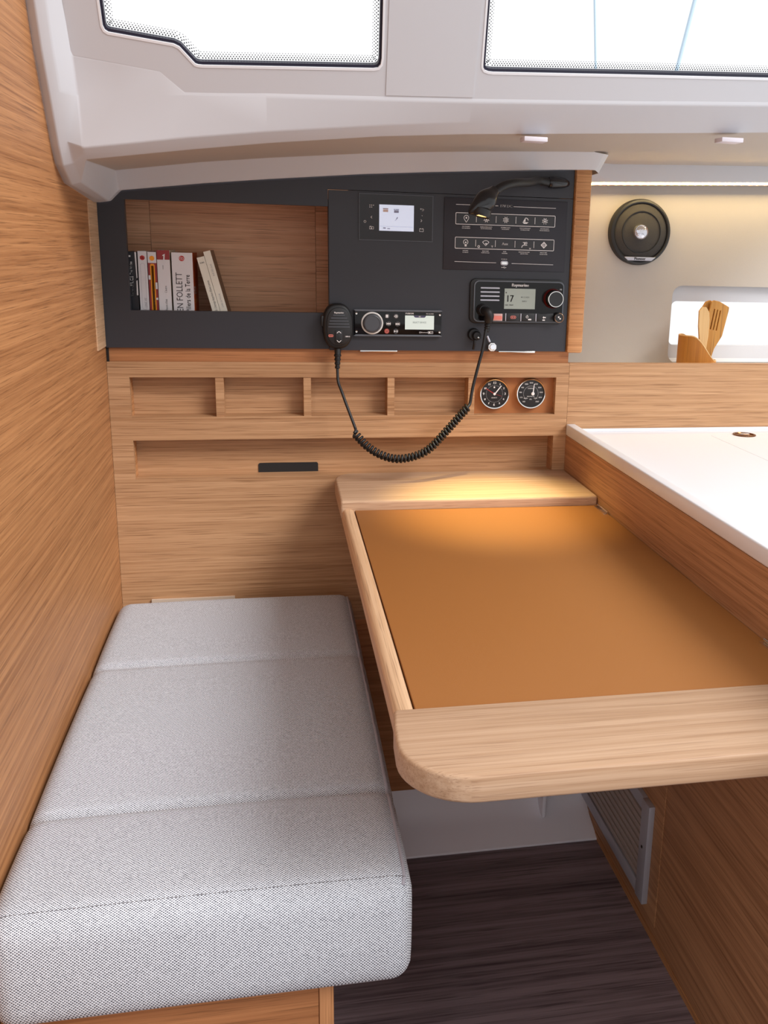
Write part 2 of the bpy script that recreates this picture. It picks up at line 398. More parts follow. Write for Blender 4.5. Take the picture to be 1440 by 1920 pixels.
# ------------------------------------------------------------------ moulded ceiling
def ST(x, tab):
    for (a, va), (b, vb) in zip(tab, tab[1:]):
        if x <= b: t = (x-a)/(b-a); return va+(vb-va)*t
    (a, va), (b, vb) = tab[-2:]; return vb+(vb-va)*(x-b)/(b-a)
ZE = [(.045, 1.3005), (.189, 1.3075), (.305, 1.3114), (.475, 1.3161), (.608, 1.3201), (.822, 1.3282), (1.087, 1.3394)]
ZD = [(0.041, 1.2291), (0.227, 1.2560), (0.413, 1.2764), (0.609, 1.2930), (0.832, 1.3051), (1.106, 1.3158)]
ZC = [(0.043, 1.2146), (0.225, 1.2399), (0.414, 1.2631), (0.613, 1.2773), (0.839, 1.2891), (1.117, 1.3043)]
ZB = [(.0155, 1.2153), (.21, 1.242), (.432, 1.2634), (.666, 1.2786), (.8755, 1.2871), (1.10, 1.292)]
ZA = [(.003, 1.1819), (.207, 1.2068), (.434, 1.2292), (.672, 1.2456), (.88, 1.2567), (1.1, 1.262)]
PY = lambda z: -.318-.485*(z-1.2338)
bm = bmesh.new()
def col(pts): return [bm.verts.new(p) for p in pts]
cols = []
# left bulged edge against the bulkhead, then main stations
c0 = [(-.03, 1.166), (-.08, 1.171), (-.2592, 1.1847), (-.3104, 1.208), (-.3304, 1.2338), (-.3640, 1.298), (-.3923, 1.3494), (-.4129, 1.4034), (-.60, 1.80)]
cols.append(col([(0, y, z) for y, z in c0]))
cols.append(col([(.012, y-.008*(i > 1), z-.003*(i > 1)) for i, (y, z) in enumerate(c0)]))
cols.append(col([(.026, y-.006*(i > 1)+(0.0 if i > 1 else -.004), z+.002) for i, (y, z) in enumerate(c0)]))
XS = [.045, .10, .159, .189, .305, .475, .608, .75, .86, .905]
for x in XS:
    e = ST(x, ZE)
    top = {.045: 1.3469, .10: 1.3412, .159: 1.3345}.get(x, e+.0035)
    cols.append(col([(x, -.034, ST(x, ZA)), (x, -.060, ST(x, ZB)), (x, -.322, ST(x, ZC)), (x, -.331, (ST(x, ZC)+ST(x, ZD))/2), (x, -.340, ST(x, ZD)), (x, PY(e)-.0008, e-.002), (x, PY(top), top), (x, PY(top)-.0005, top+.003), (x, PY(top)-.002, top+.006)]))
for a, b in zip(cols, cols[1:]):
    main = b is not cols[1] and b is not cols[2] and b is not cols[3]
    n = 7 if main else 8
    for i in range(n): bm.faces.new((a[i], a[i+1], b[i+1], b[i]))
# close lip underside back to the black panel
prev = None
lipb = [bm.verts.new((c[0].co.x, -.002, c[0].co.z+.002)) for c in cols]
for (a, b), (p, q) in zip(zip(cols, cols[1:]), zip(lipb, lipb[1:])): bm.faces.new((a[0], b[0], q, p))
# rounded end of the lip over the galley
endA = [(.922, -.026), (.935, -.008), (.938, .03), (.938, .10)]; endB = [(.928, -.056), (.942, -.040), (.949, -.01), (.950, .10)]
pa, pb = cols[-1][0], cols[-1][1]
for (ax, ay), (bx, by) in zip(endA, endB):
    na = bm.verts.new((ax, ay, ST(ax, ZA)-.004*(ay > -.02))); nb = bm.verts.new((bx, by, ST(bx, ZB)-.003))
    bm.faces.new((pa, pb, nb, na)); pa, pb = na, nb
# underside to the right of and behind the lip, and bands going on over the galley
RX = [.905, 1.0, 1.10, 1.35, 1.60]
rc = []
for x in RX:
    e = ST(x, ZE)
    rc.append(col([(x, .10, ST(x, ZB)-.001 if x < .96 else 1.2795+.03*(x-.96)), (x, -.322, ST(x, ZC)), (x, -.331, (ST(x, ZC)+ST(x, ZD))/2), (x, -.340, ST(x, ZD)), (x, PY(e)-.0008, e-.002), (x, PY(e+.004), e+.004), (x, PY(e+.004)-.0005, e+.007)]))
for a, b in zip(rc, rc[1:]):
    for i in range(6): bm.faces.new((a[i], a[i+1], b[i+1], b[i]))
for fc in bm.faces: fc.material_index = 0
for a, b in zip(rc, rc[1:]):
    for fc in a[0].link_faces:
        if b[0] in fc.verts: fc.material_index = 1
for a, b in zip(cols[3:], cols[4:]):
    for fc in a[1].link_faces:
        if b[2] in fc.verts: fc.material_index = 1  # white cove faces take the darker cream as painted shade
bmesh.ops.remove_doubles(bm, verts=bm.verts, dist=.0002)
ceil = fin('ceiling', bm, WHITE, smooth=True, ang=80)
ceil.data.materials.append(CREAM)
st(ceil, 'white moulded headliner with windows and cove over the cabinets')
bv = ceil.modifiers.new('soft_edges', 'BEVEL'); bv.width = .007; bv.segments = 4; bv.limit_method = 'ANGLE'; bv.angle_limit = math.radians(14)
# sloping window band of the headliner
WLz = [(.0878, 1.4117), (.0882, 1.3831), (.0905, 1.3775), (.0954, 1.3747), (.1801, 1.3662), (.187, 1.3635), (.2068, 1.3443), (.2115, 1.3432), (.2176, 1.3430), (.4575, 1.3525), (.4650, 1.3540), (.4695, 1.3590), (.4706, 1.3671), (.4686, 1.4366), (.467, 1.62), (.460, 1.63), (.10, 1.60), (.09, 1.59)]
WRz = [(.6132, 1.4461), (.6169, 1.3688), (.6175, 1.3640), (.6214, 1.3596), (.6280, 1.3580), (.6354, 1.3577), (.8468, 1.3659), (1.074, 1.374), (1.42, 1.386), (1.43, 1.395), (1.42, 1.65), (1.41, 1.66), (.62, 1.63), (.61, 1.62)]
NV = Vector((0, -1, -.485)).normalized()          # room-side normal of the band
def band(u, v, d): p = Vector((u, PY(v), v))-NV*d; return (p.x, p.y, p.z)
low = [(.026, 1.349), (.10, 1.3410), (.159, 1.3340), (.1892, 1.3090), (.305, 1.3134), (.475, 1.3181), (.608, 1.3221), (.822, 1.3302), (1.087, 1.3414), (1.60, 1.361)]
wall = holed('ceiling_band', [(.014, 1.80), (.014, 1.351)]+low+[(1.60, 1.80)], [WLz, WRz], 0, .02, WHITE, ceil, band)
def inset(poly, d):
    n = len(poly); A = sum(poly[i][0]*poly[(i+1) % n][1]-poly[(i+1) % n][0]*poly[i][1] for i in range(n)); s = 1 if A > 0 else -1; out = []
    for i in range(n):
        p0, p1, p2 = Vector(poly[i-1]), Vector(poly[i]), Vector(poly[(i+1) % n])
        n1 = Vector((-(p1-p0).y, (p1-p0).x)).normalized()*s; n2 = Vector((-(p2-p1).y, (p2-p1).x)).normalized()*s
        m_ = (n1+n2); out.append(tuple(p1+m_/max(m_.length_squared/2, .3)*d))
    return out
prism('pillar_cover', [(.4775, 1.3215), (.6085, 1.3255), (.6055, 1.60), (.4725, 1.60)], 0, 1, WHITE, ceil)
pc = bpy.data.objects['pillar_cover']
for v in pc.data.vertices: v.co = band(v.co.x, v.co.z, -.0009 if v.co.y < .5 else .004)
for k, (poly, lab) in enumerate(((WLz, 'left roof window with stepped lower edge'), (WRz, 'right roof window above the switch panel and galley'))):
    gi = inset(poly, .0016); gj = inset(poly, .0052)
    w = holed('window_%d' % (k+1), gi, [gj], .003, .014, GASK, None, band); st(w, lab)
    ringw = holed('window_edge', inset(poly, -.0012), [inset(poly, .0018)], -.0006, .004, COUNTER, w, band)
    bm = bmesh.new()
    a = [bm.verts.new(band(p[0], p[1], .0150)) for p in poly]; b = [bm.verts.new(band(p[0], p[1], .0165)) for p in poly]
    bm.faces.new(a); bm.faces.new(b)
    bmesh.ops.triangulate(bm, faces=bm.faces); fin('window_pane', bm, GLASS, w)
    # printed dot border
    bm = bmesh.new()
    for row, (dd, rr) in enumerate(((.0068, .00100), (.0092, .00090), (.0116, .00075), (.0140, .00055))):
        q = inset(poly, dd); n = len(q)
        for i in range(n):
            p0, p1 = Vector(q[i]), Vector(q[(i+1) % n]); Ln = (p1-p0).length
            if min(p0.y, p1.y) > 1.52: continue
            cnt = max(1, int(Ln/.0040))
            for s in range(cnt):
                p = p0+(p1-p0)*((s+.5*(row % 2))/cnt)
                bm.faces.new([bm.verts.new(band(p.x+rr*math.cos(t*PI/3), p.y+rr*math.sin(t*PI/3), .0145)) for t in range(6)])
    tag(fin('frit_dots', bm, FRIT, w), None, kind='stuff')

# ================================================================== BLACK PANEL
PT = .016   # thickness
bp_ = thing('black_panel', (.44, 0, .905), 'matte black fascia panel with bookshelf opening under the headliner', 'panel')
holed('frame', [(.0, .9085), (.4112, .9085), (.4112, .9770), (.4112, 1.1741), (.4112, 1.2052), (.8888, 1.2052), (.8888, 1.30), (.0, 1.22)],
      [[(.0480, .9772), (.4110, .9772), (.4110, 1.1742), (.0480, 1.1742)]], 0, PT, BLACK, bp_)
box('equipment_door', .4122, .8885, -.0006, PT, .9062, 1.2040, BLACK, bp_)
box('hinge', .4709, .5443, -.0006, .012, .9030, .9062, CHROME, bp_, r=.0008)
box('hinge', .7494, .8251, -.0006, .012, .9030, .9062, CHROME, bp_, r=.0008)
# bookcase behind the opening
bc = thing('bookcase', (.22, .09, .90), 'brown wood book compartment behind the black panel opening', 'shelf')
BY = .150
for a, b in ((.0, .0725), (.0732, .3935), (.3942, .46)): box('back_board', a, b, BY, BY+.008, .905, 1.23, wood('walnut_back_%d' % int(a*1000), (228, 180, 142), (200, 146, 110), 0), bc)
box('shelf_board', .0, .46, PT+.001, BY, .900, .907, WXD, bc); box('top_board', .0, .46, PT+.001, BY, 1.1800, 1.188, WXD, bc)
box('side_board', .0005, .008, PT+.001, BY, .907, 1.18, WXD, bc); box('side_board', .452, .46, PT+.001, BY, .907, 1.18, WXD, bc)

st(box('wall_leak_stop', -.02, .92, .170, .19, .80, 1.33, SHADOW), 'dark backing added behind the black panel to stop light leaks')  # added backing, keeps sky light from leaking through the panel gaps
st(box('trim_leak_stop', .462, .888, .10, .11, .88, 1.25, SHADOW), 'dark board added behind the instrument door to stop light leaks')  # added dark board, keeps light from leaking around the door
# ------------------------------------------------------------------ books
def book(label, x0, x1, h, depth, cover, spine, lean=0, y0=.028, side=None, deco=None, ybase=.9072):
    """x0..x1 at the foot; lean in radians to the left about the foot's right lower edge"""
    w = x1-x0; t = .0012
    r = thing('book', ((x0+x1)/2, y0+depth/2, ybase), label, 'book', 'paperbacks in the book compartment')
    xf = Matrix.Translation((x1-w*math.cos(lean), 0, ybase)) @ Matrix.Rotation(-lean, 4, 'Y') if lean else Matrix.Translation((x0, 0, ybase))
    def part(name, bxs, m):
        bm = bmesh.new()
        for b in bxs: bm_box(bm, *b)
        bmesh.ops.transform(bm, matrix=xf, verts=bm.verts); return fin(name, bm, m, r)
    part('pages', [(t, w-t, y0+t, y0+depth-.002, .001, h-.0015)], PAGES)
    part('spine', [(0, w, y0, y0+t, 0, h)], spine)
    part('front_cover', [(w-t, w, y0+t, y0+depth, 0, h)], side or cover); part('back_cover', [(0, t, y0+t, y0+depth, 0, h)], cover)
    if deco:
        for m, fn in deco:
            fl = Flat(y0-.0003, xf); fn(fl, w, h); fl.build('spine_lettering', m, r)
    return r, xf
c_ = lambda n, c, rough=.45: mat('book_'+n, c, rough)
BW = c_('white', (226, 224, 228)); BB = c_('black', (26, 26, 34)); BO = c_('orange', (250, 160, 24)); BM = c_('maroon', (150, 44, 48)); BR = c_('rust', (206, 92, 24)); BBR = c_('brown', (108, 80, 58)); BCR = c_('cream', (232, 228, 214))
GOLD = c_('gold_ink', (226, 196, 110)); BGR = c_('grey_ink', (150, 150, 156))
UP = PI/2
emblem = lambda z: (lambda f, w, h: f.disc(w/2, h-z, .0042).build)
book('black paperback with white lettering at the left end of the row', .0410, .0600, .1750, .108, BB, BB, deco=[
    (PRINT, lambda f, w, h: (f.text('Richard', .0085, .103, .0062, UP, bold=.00004), f.text('PRICE', .0085, .1215, .0085, UP, .85, bold=.0003), f.text('The Whites', .0085, .1455, .0062, UP, .8, bold=.0002), f.rect(.0045, .0085, h-.0095, h-.0065), f.poly([(.0158, h-.0005), (.0188, h-.0005), (.0188, .128), (.0172, .127)]), f.poly([(.0165, .122), (.0188, .124), (.0188, .096), (.0160, .096)])))])
book('slim white paperback with a small red emblem, next to the black one', .0622, .0782, .1765, .108, BW, BW, deco=[
    (RED, lambda f, w, h: f.disc(w/2, h-.0120, .0044)), (PRINT, lambda f, w, h: (f.ring(w/2-.0016, h-.0115, .002, .0006), f.ring(w/2+.0016, h-.0125, .002, .0006))),
    (BGR, lambda f, w, h: (f.frame(w/2-.0042, w/2+.0042, .07, h-.022, .004, .0003), f.text('UNE VIE', .0105, .083, .006, UP, .8)))])
book('orange and red paperback with an orange emblem', .0797, .0950, .1755, .108, BM, BM, deco=[
    (BW, lambda f, w, h: (f.rect(0, w, h-.020, h), f.rect(0, .004, .125, .133), f.rect(w-.0045, w, .108, .120), f.rect(w-.004, w, .088, .092))),
    (BO, lambda f, w, h: (f.frame(.0036, w-.0036, .03, h-.0215, .003, .0039), f.rect(.0056, w-.0056, .03, h-.025)))])
fo = [o for o in bpy.data.objects if o.name.startswith('book')][-1]
fl = Flat(.0272, Matrix.Translation((.0797, 0, .9072))); fl.disc(.0076, .1755-.0115, .0045); fl.build('emblem', BO, bpy.data.objects['book.002'])
fl = Flat(.0270, Matrix.Translation((.0797, 0, .9072))); fl.text('LA VIE DEVANT SOI', .0085, .090, .0036, UP, .9); fl.build('spine_lettering', INK, bpy.data.objects['book.002'])
book('white paperback with a maroon band across the top of its spine', .0962, .1190, .1790, .108, BW, BW, side=PAGES, deco=[
    (BM, lambda f, w, h: f.rect(0, w, h-.0170, h)), (INK, lambda f, w, h: (f.text("L'heure d'été", .0135, .078, .0056, UP, .8), f.text("L'autre", .0135, .108, .0056, UP, .8), f.text('roman', .0100, .148, .003, UP)))])
fl = Flat(.0270, Matrix.Translation((.0962, 0, .9072))); fl.poly([(.0112, .1710), (.0100, .1695), (.0100, .1685), (.0118, .1690), (.0108, .1570), (.0132, .1570), (.0146, .1728)]); fl.build('numeral', BW, bpy.data.objects['book.003'])
rb, xfb = book('thick white paperback with large black lettering and rust side cover', .1222, .1600, .1755, .108, BW, BW, side=BR, deco=[
    (INK, lambda f, w, h: (f.text('KEN FOLLETT', .0125, .0985, .0165, UP, .80), f.text('Les Piliers de la Terre', .0275, .0930, .0122, UP, .78, bold=.0002))),
    (RED, lambda f, w, h: f.disc(w/2-.0005, h-.0105, .0050)), ])
fl = Flat(.0270, Matrix.Translation((.1222, 0, .9072))); fl.ring(.0168, .1655, .0022, .0006); fl.ring(.0200, .1645, .0022, .0006); fl.build('emblem_mark', BW, rb)
vs, fs = text_geo('FOL'); me = bpy.data.meshes.new('cover_print')
me.from_pydata([(.1603, .060+u*.030, 1.0120+v*.022) for u, v in vs], [], fs); link('cover_print', me, BW, rb)
vs, fs = text_geo('LES PILIERS'); me = bpy.data.meshes.new('cover_print')
me.from_pydata([(.1603, .075+u*.012, .992+v*.010) for u, v in vs], [], fs); link('cover_print', me, GOLD, rb)
LN = math.radians(14.2)
book('leaning cream paperback nearest the thick white book', .2095, .2235, .1720, .108, BCR, BCR, lean=LN, deco=[
    (INK, lambda f, w, h: (f.text("O'Farrell - L'étrange disparition d'Esme Lennox", .0080, .093, .0058, UP, .62), f.text('4280', .0070, h-.011, .0042)))])
book('leaning cream paperback with brown side cover, last in the row', .2246, .2375, .1835, .108, BBR, BCR, lean=LN, side=BBR, deco=[
    (BGR, lambda f, w, h: (f.text('LIVRE DE POCHE', .0070, .090, .0044, UP, .8), f.text('RUE DES LILAS', .0070, .148, .0044, UP, .8)))])

# ================================================================== INSTRUMENTS ON THE DOOR
DY = -.0006
# touch display
t = thing('touch_display', (.539, DY, 1.1158), 'dark brown glass touch display with pale blue screen', 'display')
holed('bezel', [(.4688, 1.1150), (.6100, 1.1150), (.6100, 1.2000), (.4688, 1.2000)], [[(.4698, 1.1160), (.6090, 1.1160), (.6090, 1.1990), (.4698, 1.1990)]], DY-.0030, DY, GREYP, t)
box('glass', .4698, .6090, DY-.0032, DY, 1.1160, 1.1990, mat('smoked_glass', (30, 20, 20), .06, spec=.35), t)
scr = box('screen', .5070, .5730, DY-.0035, DY-.0020, 1.1332, 1.1809, SCREEN, t)
y = DY-.0037
f = Flat(y); f.rect(.5140, .5240, 1.1728, 1.1742); f.build('screen_print', c_('screen_brown', (150, 110, 84)), t)
f = Flat(y); f.rect(.5142, .5238, 1.1675, 1.1722); f.build('screen_print', c_('screen_tan', (222, 196, 186)), t)
f = Flat(y); f.rect(.5350, .5440, 1.1665, 1.1715); f.rect(.5345, .5372, 1.1723, 1.1735); f.rect(.5380, .5445, 1.1723, 1.1735)
f.poly([(.5385, 1.1535), (.5405, 1.1582), (.5425, 1.1592), (.5420, 1.1565), (.5398, 1.1545)]); f.line(.5370, 1.1520, .5390, 1.1540, .0006); f.line(.5088, 1.1415, .5712, 1.1412, .0003)
f.rect(.5145, .5195, 1.1372, 1.1392); f.rect(.5225, .5275, 1.1365, 1.1380); f.build('screen_icons', SCRI, t)
f = Flat(y+.0003)
for i in range(3): f.disc(.4893+.0034*i, 1.1790, .0009, 8)
for i in range(2): f.disc(.4893+.0034*i, 1.1756, .0009, 8)
f.path([(.4935, 1.1595), (.4910, 1.1573), (.4935, 1.1551)], .0007).frame(.4885, .4965, 1.1352, 1.1402, .0006, .0006).rect(.4915, .4930, 1.1360, 1.1385).rect(.4890, .4920, 1.1400, 1.1410)
f.path([(.5865, 1.1560), (.5888, 1.1538), (.5865, 1.1516)], .0007).frame(.5840, .5920, 1.1335, 1.1388, .0005, .0006).rect(.5848, .5862, 1.1388, 1.1397).rect(.5898, .5912, 1.1388, 1.1397)
f.path([(.5852, 1.1752), (.5908, 1.1752), (.5920, 1.1738), (.5908, 1.1722), (.5885, 1.1722)], .0006).path([(.5868, 1.1764), (.5852, 1.1752), (.5868, 1.1740)], .0006).ring(.4800, 1.1490, .0022, .0005).disc(.5888, 1.1630, .0006, 8)
f.build('key_symbols', PRINT, t)

# 12V switch panel
t = thing('switch_panel', (.7545, DY, 1.0635), 'black twelve volt switch panel with two framed rows of icons', 'switch panel')
box('plate', .6316, .8775, DY-.0022, DY, 1.0640, 1.1988, PLATE, t, r=.0009)
y = DY-.0026
f = Flat(y)
f.line(.6545, 1.1862, .7375, 1.1862, .0008).line(.7680, 1.1858, .8535, 1.1855, .0008).text('12V DC', .7532, 1.1860, .0074, 0, 1.0, bold=.00012)
f.line(.6540, 1.0796, .7370, 1.0790, .0008).line(.7685, 1.0785, .8535, 1.0778, .0008).text('5V USB 3A', .7532, 1.0862, .0026, bold=.0001)
f.line(.7490, 1.0705, .7572, 1.0705, .0007).disc(.7490, 1.0705, .0010, 8).path([(.7510, 1.0705), (.7530, 1.0722), (.7550, 1.0722)], .0006).path([(.7522, 1.0705), (.7540, 1.0690), (.7555, 1.0690)], .0006).poly([(.7568, 1.0715), (.7582, 1.0705), (.7568, 1.0695)])
ROW = ((1.1495, 1.1716), (1.1042, 1.1262))
for z0, z1 in ROW:
    f.frame(.6540, .8535, z0, z1, .0020, .0011)
    for x in (.6950, .7342, .7738, .8122): f.rect(x-.0005, x+.0005, z0+.0048, z1-.0045)
XB = (.6752, .7150, .7536, .7930, .8325)
LB = ((('ELECTRONICS', 'ELECTRONIQUE'), ('NAVIGATION LIGHTS', 'FEU DE NAVIGATION'), ('STEAMING LIGHT', 'FEU DE ROUTE'), ('DECK FLOODLIGHT', 'ECLAIRAGE PONT'), ('ANCHOR LIGHT', 'FEU DE MOUILLAGE')),
      (('LIGHTING', 'ECLAIRAGE'), ('BILGE PUMP', 'POMPE DE CALE'), ('SPARE', 'AUXILIAIRE'), ('FRESH WATER PUMP', 'GROUPE D\'EAU'), ('FRIDGE UNIT', 'GROUPE FROID')))
for r, (z0, z1) in enumerate(ROW):
    for x, (a, b) in zip(XB, LB[r]):
        f.text(a, x, z0-.0036, .0027, 0, .9, bold=.0001); f.text(b, x, z0-.0068, .0025, 0, .9, bold=.0001)
f.build('lettering', PRINT, t)
def gear(f, x, z, k):
    f.ring(x, z, .0042, .0009)
    for i in range(8):
        a = i*PI/4+PI/8; f.line(x+.0040*math.cos(a), z+.0040*math.sin(a), x+.0062*math.cos(a), z+.0062*math.sin(a), .0010)
    f.poly([(x-.0022, z-.0020), (x+.0022, z-.0020), (x, z+.0034)])
    if k == 1: f.line(x-.003, z-.003, x+.003, z+.003, .0009)
    if k == 2: f.ring(x, z-.001, .0032, .0008, 10, 200, 340)
ICON = {
 (0,0): lambda f, x, z: (f.ring(x, z+.0015, .0052, .0010, 20, -20, 200), f.path([(x-.0047, z+.0003), (x, z-.0070), (x+.0047, z+.0003)], .0010), f.disc(x, z+.0015, .0017)),
 (0,1): lambda f, x, z: gear(f, x, z, 0), (0,2): lambda f, x, z: gear(f, x, z, 1), (0,4): lambda f, x, z: gear(f, x, z, 2),
 (0,3): lambda f, x, z: (f.poly([(x-.005, z-.0022), (x, z+.006), (x, z-.0022)]), f.ring(x+.001, z+.0005, .0050, .0014, 14, 0, 100), f.poly([(x-.0062, z-.003), (x+.0062, z-.003), (x+.003, z-.006), (x-.003, z-.006)])),
 (1,0): lambda f, x, z: (f.ring(x, z+.0018, .0050, .0011, 22, -60, 240), f.rect(x-.0020, x+.0020, z-.0066, z-.0024), f.disc(x, z+.0010, .0016)),
 (1,1): lambda f, x, z: (f.path([(x-.0066, z+.0026), (x, z-.0042), (x+.0066, z+.0026)], .0011), f.ring(x, z-.003, .0088, .0010, 14, 42, 138), f.disc(x+.0006, z-.0005, .0016), f.ring(x-.0138, z-.0062, .0025, .0011, 12), f.line(x+.0110, z-.0045, x+.0150, z-.0045, .0009), f.line(x+.0130, z-.0045, x+.0130, z-.0075, .0008)),
 (1,2): lambda f, x, z: f.text('Aux', x, z, .0070, 0, 1.05, bold=.0002),
 (1,3): lambda f, x, z: (f.path([(x-.0055, z-.0060), (x-.0048, z-.0030), (x-.002, z-.0010), (x+.0055, z-.0010)], .0014), f.rect(x-.001, x+.001, z-.001, z+.0035), f.line(x-.0035, z+.0040, x+.0042, z+.0040, .0012), f.ring(x+.0035, z+.0030, .0022, .0009, 12), f.line(x+.0095, z-.0068, x+.0135, z-.0068, .0009), f.line(x+.0115, z-.0068, x+.0115, z-.0092, .0008)),
 (1,4): lambda f, x, z: (f.quads([(x-.0066, z), (x, z+.0066), (x+.0066, z), (x, z-.0066)], [(x-.0040, z), (x, z+.0040), (x+.0040, z), (x, z-.0040)]), f.line(x-.0045, z, x+.0045, z, .0010), f.line(x, z-.0045, x, z+.0045, .0010))}
xe = [.6553, .6948, .7340, .7736, .8120, .8522]
for r, (z0, z1) in enumerate(ROW):
    for k in range(5):
        b = box('switch_key', xe[k]+.0011, xe[k+1]-.0011, DY-.0025, DY-.001, z0+.0016, z1-.0016, mat('switch_key_black', (44, 44, 48), .45) if (r, k) == (0, 0) else bpy.data.materials['switch_key_black'], t)
        f = Flat(y-.0002); ICON[(r, k)](f, XB[k], (z0+z1)/2); f.build('icon', PRINT, b)
usb = prism('usb_port', rrect(.7458, .7612, 1.0745, 1.0832, .004), DY-.0038, DY-.001, ALU, t, r=.0006)
prism('usb_slot', rrect(.7482, .7588, 1.0768, 1.0808, .0018), DY-.0040, DY-.0030, CHROME, usb)

# marine stereo
t = thing('marine_stereo', (.545, DY, .9345), 'slim black stereo with silver ringed dial and pale screen', 'stereo')
box('body', .4588, .6300, DY-.0075, DY, .9365, .9838, GLOSS, t, r=.0015)
for z, s in ((.9845, 1), (.9355, -1)):
    prism('trim_rail', [(.4575, z), (.4625, z-.0025*s), (.6265, z-.0025*s), (.6315, z), (.6290, z+.0012*s), (.4600, z+.0012*s)], DY-.0095, DY, GREYP, t, r=.0006)
y = DY-.0078
cx_, cz_ = .4935, .9598
lathe('dial_ring', cx_, cz_, [(.0215, y), (.0212, y-.0035), (.0200, y-.0040), (.0184, y-.0035), (.0182, y)], mat('silver_ring', (236, 232, 228), .25), t)
k = lathe('dial', cx_, cz_, [(.0180, y), (.0178, y-.0080), (.0165, y-.0105), (.0145, y-.0112), (.0140, y-.0102), (.0, y-.0102)], mat('dial_grey', (74, 76, 82), .3), t)
for sx, sz in ((.4633, .9777), (.4633, .9432), (.6264, .9770), (.6264, .9434)): lathe('screw', sx, sz, [(.0024, y+.001), (.0024, y-.0012), (.0018, y-.0018), (0, y-.0014)], CHROME, t, n=14)
scr = box('screen', .5578, .6150, DY-.0080, DY-.006, .9482, .9752, LCD, t)
f = Flat(DY-.0082); f.text('SELECT DEVICE', .5862, .9618, .0046, 0, .85); f.build('screen_print', mat('lcd_ink', (100, 108, 106), .6), t)
f = Flat(DY-.0082); f.poly([(.5745, .9752), (.5762, .9722), (.5782, .9712), (.5955, .9712), (.5975, .9722), (.5990, .9752)]); f.build('screen_banner', mat('banner_navy', (76, 74, 106), .5), t)
f = Flat(DY-.0084); f.text('BT', .5868, .9732, .0036, bold=.0002); f.build('banner_print', PRINT, t)
for nm, x, z in (('menu', .5222, .9735), ('source', .5396, .9735), ('back', .5256, .9590), ('forward', .5428, .9587), ('power', .5220, .9446), ('play', .5396, .9446)):
    b = lathe('button', x, z, [(.0052, y+.001), (.0052, y-.0012), (.0044, y-.0018), (0, y-.0018)], mat('button_dark_red', (120, 34, 34), .4) if nm == 'power' else GLOSS if 'x' in nm else mat('button_grey_'+nm, (58, 58, 62), .4), t, n=22)
    f = Flat(y-.0021)
    if nm == 'menu': f.rect(x-.0024, x+.0024, z-.0028, z+.0028)
    if nm == 'source': f.ring(x+.0006, z, .0030, .0008, 14).disc(x+.0008, z, .0012).line(x-.0038, z, x-.001, z, .0009)
    if nm == 'back': f.poly([(x, z), (x+.0036, z+.0024), (x+.0036, z-.0024)]).poly([(x-.0036, z), (x, z+.0024), (x, z-.0024)]).rect(x-.0044, x-.0036, z-.0024, z+.0024)
    if nm == 'forward': f.poly([(x, z), (x-.0036, z+.0024), (x-.0036, z-.0024)]).poly([(x+.0036, z), (x, z+.0024), (x, z-.0024)]).rect(x+.0036, x+.0044, z-.0024, z+.0024)
    if nm == 'power': f.ring(x, z, .0040, .0008, 16).ring(x, z, .0024, .0008, 12).rect(x-.0004, x+.0004, z, z+.003)
    if nm == 'play': f.poly([(x+.0002, z), (x-.0034, z+.0022), (x-.0034, z-.0022)]).rect(x+.0012, x+.0022, z-.002, z+.002).rect(x+.0028, x+.0038, z-.002, z+.002)
    f.build('icon', REDS if nm == 'power' else PRINT, b)
f = Flat(y-.0002); f.text('FUSION', .5665, .9788, .0046, 0, 1.0, bold=.0002).text('MS-RA70N', .6065, .9786, .0032, bold=.0001).text('Bluetooth', .5965, .9426, .0034).ring(.5876, .9426, .0016, .0005, 10).frame(.6035, .6135, .9402, .9450, .0008, .0005).rect(.6048, .6080, .9412, .9440).line(.6090, .9415, .6122, .9438, .0006)
f.build('lettering', PRINT, t)

# VHF radio
t = thing('vhf_radio', (.78, DY, .9625), 'black marine radio with round knob and grey screen', 'radio')
prism('flange', rrect(.6860, .8795, .9615, 1.0485, .012), DY-.006, DY, MATTE, t, r=.002)
holed('face_bezel', rrect(.6925, .8760, .9650, 1.0450, .010), [rrect(.6945, .8740, .9670, 1.0430, .009)], DY-.0125, DY-.004, GREYP, t)
prism('face', rrect(.6944, .8741, .9669, 1.0431, .009), DY-.0120, DY-.004, GLOSS, t)
y = DY-.0123
for i in range(4): prism('grille_bar', rrect(.7055, .7440, 1.0308-.0078*i-.0012, 1.0308-.0078*i+.0014, .0012, 3), y-.0012, y+.001, ALU, t)
box('screen', .7540, .8170, y-.0004, y+.002, .9910, 1.0305, LCDG, t)
f = Flat(y-.0006); f.text('17', .7650, 1.0105, .0185, 0, .85, bold=.0004).text('USA  HIGH', .7640, .9985, .0036, bold=.0001).text('48 12.345N', .7960, 1.0140, .0036).text('INFO', .7950, 1.0060, .0040).rect(.7560, .7585, 1.0215, 1.0235); f.build('screen_print', INK, t)
f = Flat(y-.0003); f.text('Raymarine', .7855, 1.0372, .0082, 0, 1.0, bold=.0003).text('SQ', .8690, 1.0305, .0036); f.build('lettering', PRINT, t)
kx, kz = .8530, 1.0125
lathe('knob_base', kx, kz, [(.0195, y+.001), (.0190, y-.006), (.0175, y-.009)], mat('red_ring', (90, 24, 22), .25), t)
lathe('knob', kx, kz, [(.0165, y-.004), (.0158, y-.022), (.0150, y-.0235), (.0146, y-.0230), (.0, y-.0225)], MATTE, t)
lathe('knob_ring', kx, kz, [(.0161, y-.0205), (.0162, y-.0222), (.0154, y-.0238), (.0142, y-.0238), (.0140, y-.0228)], CHROME, t)
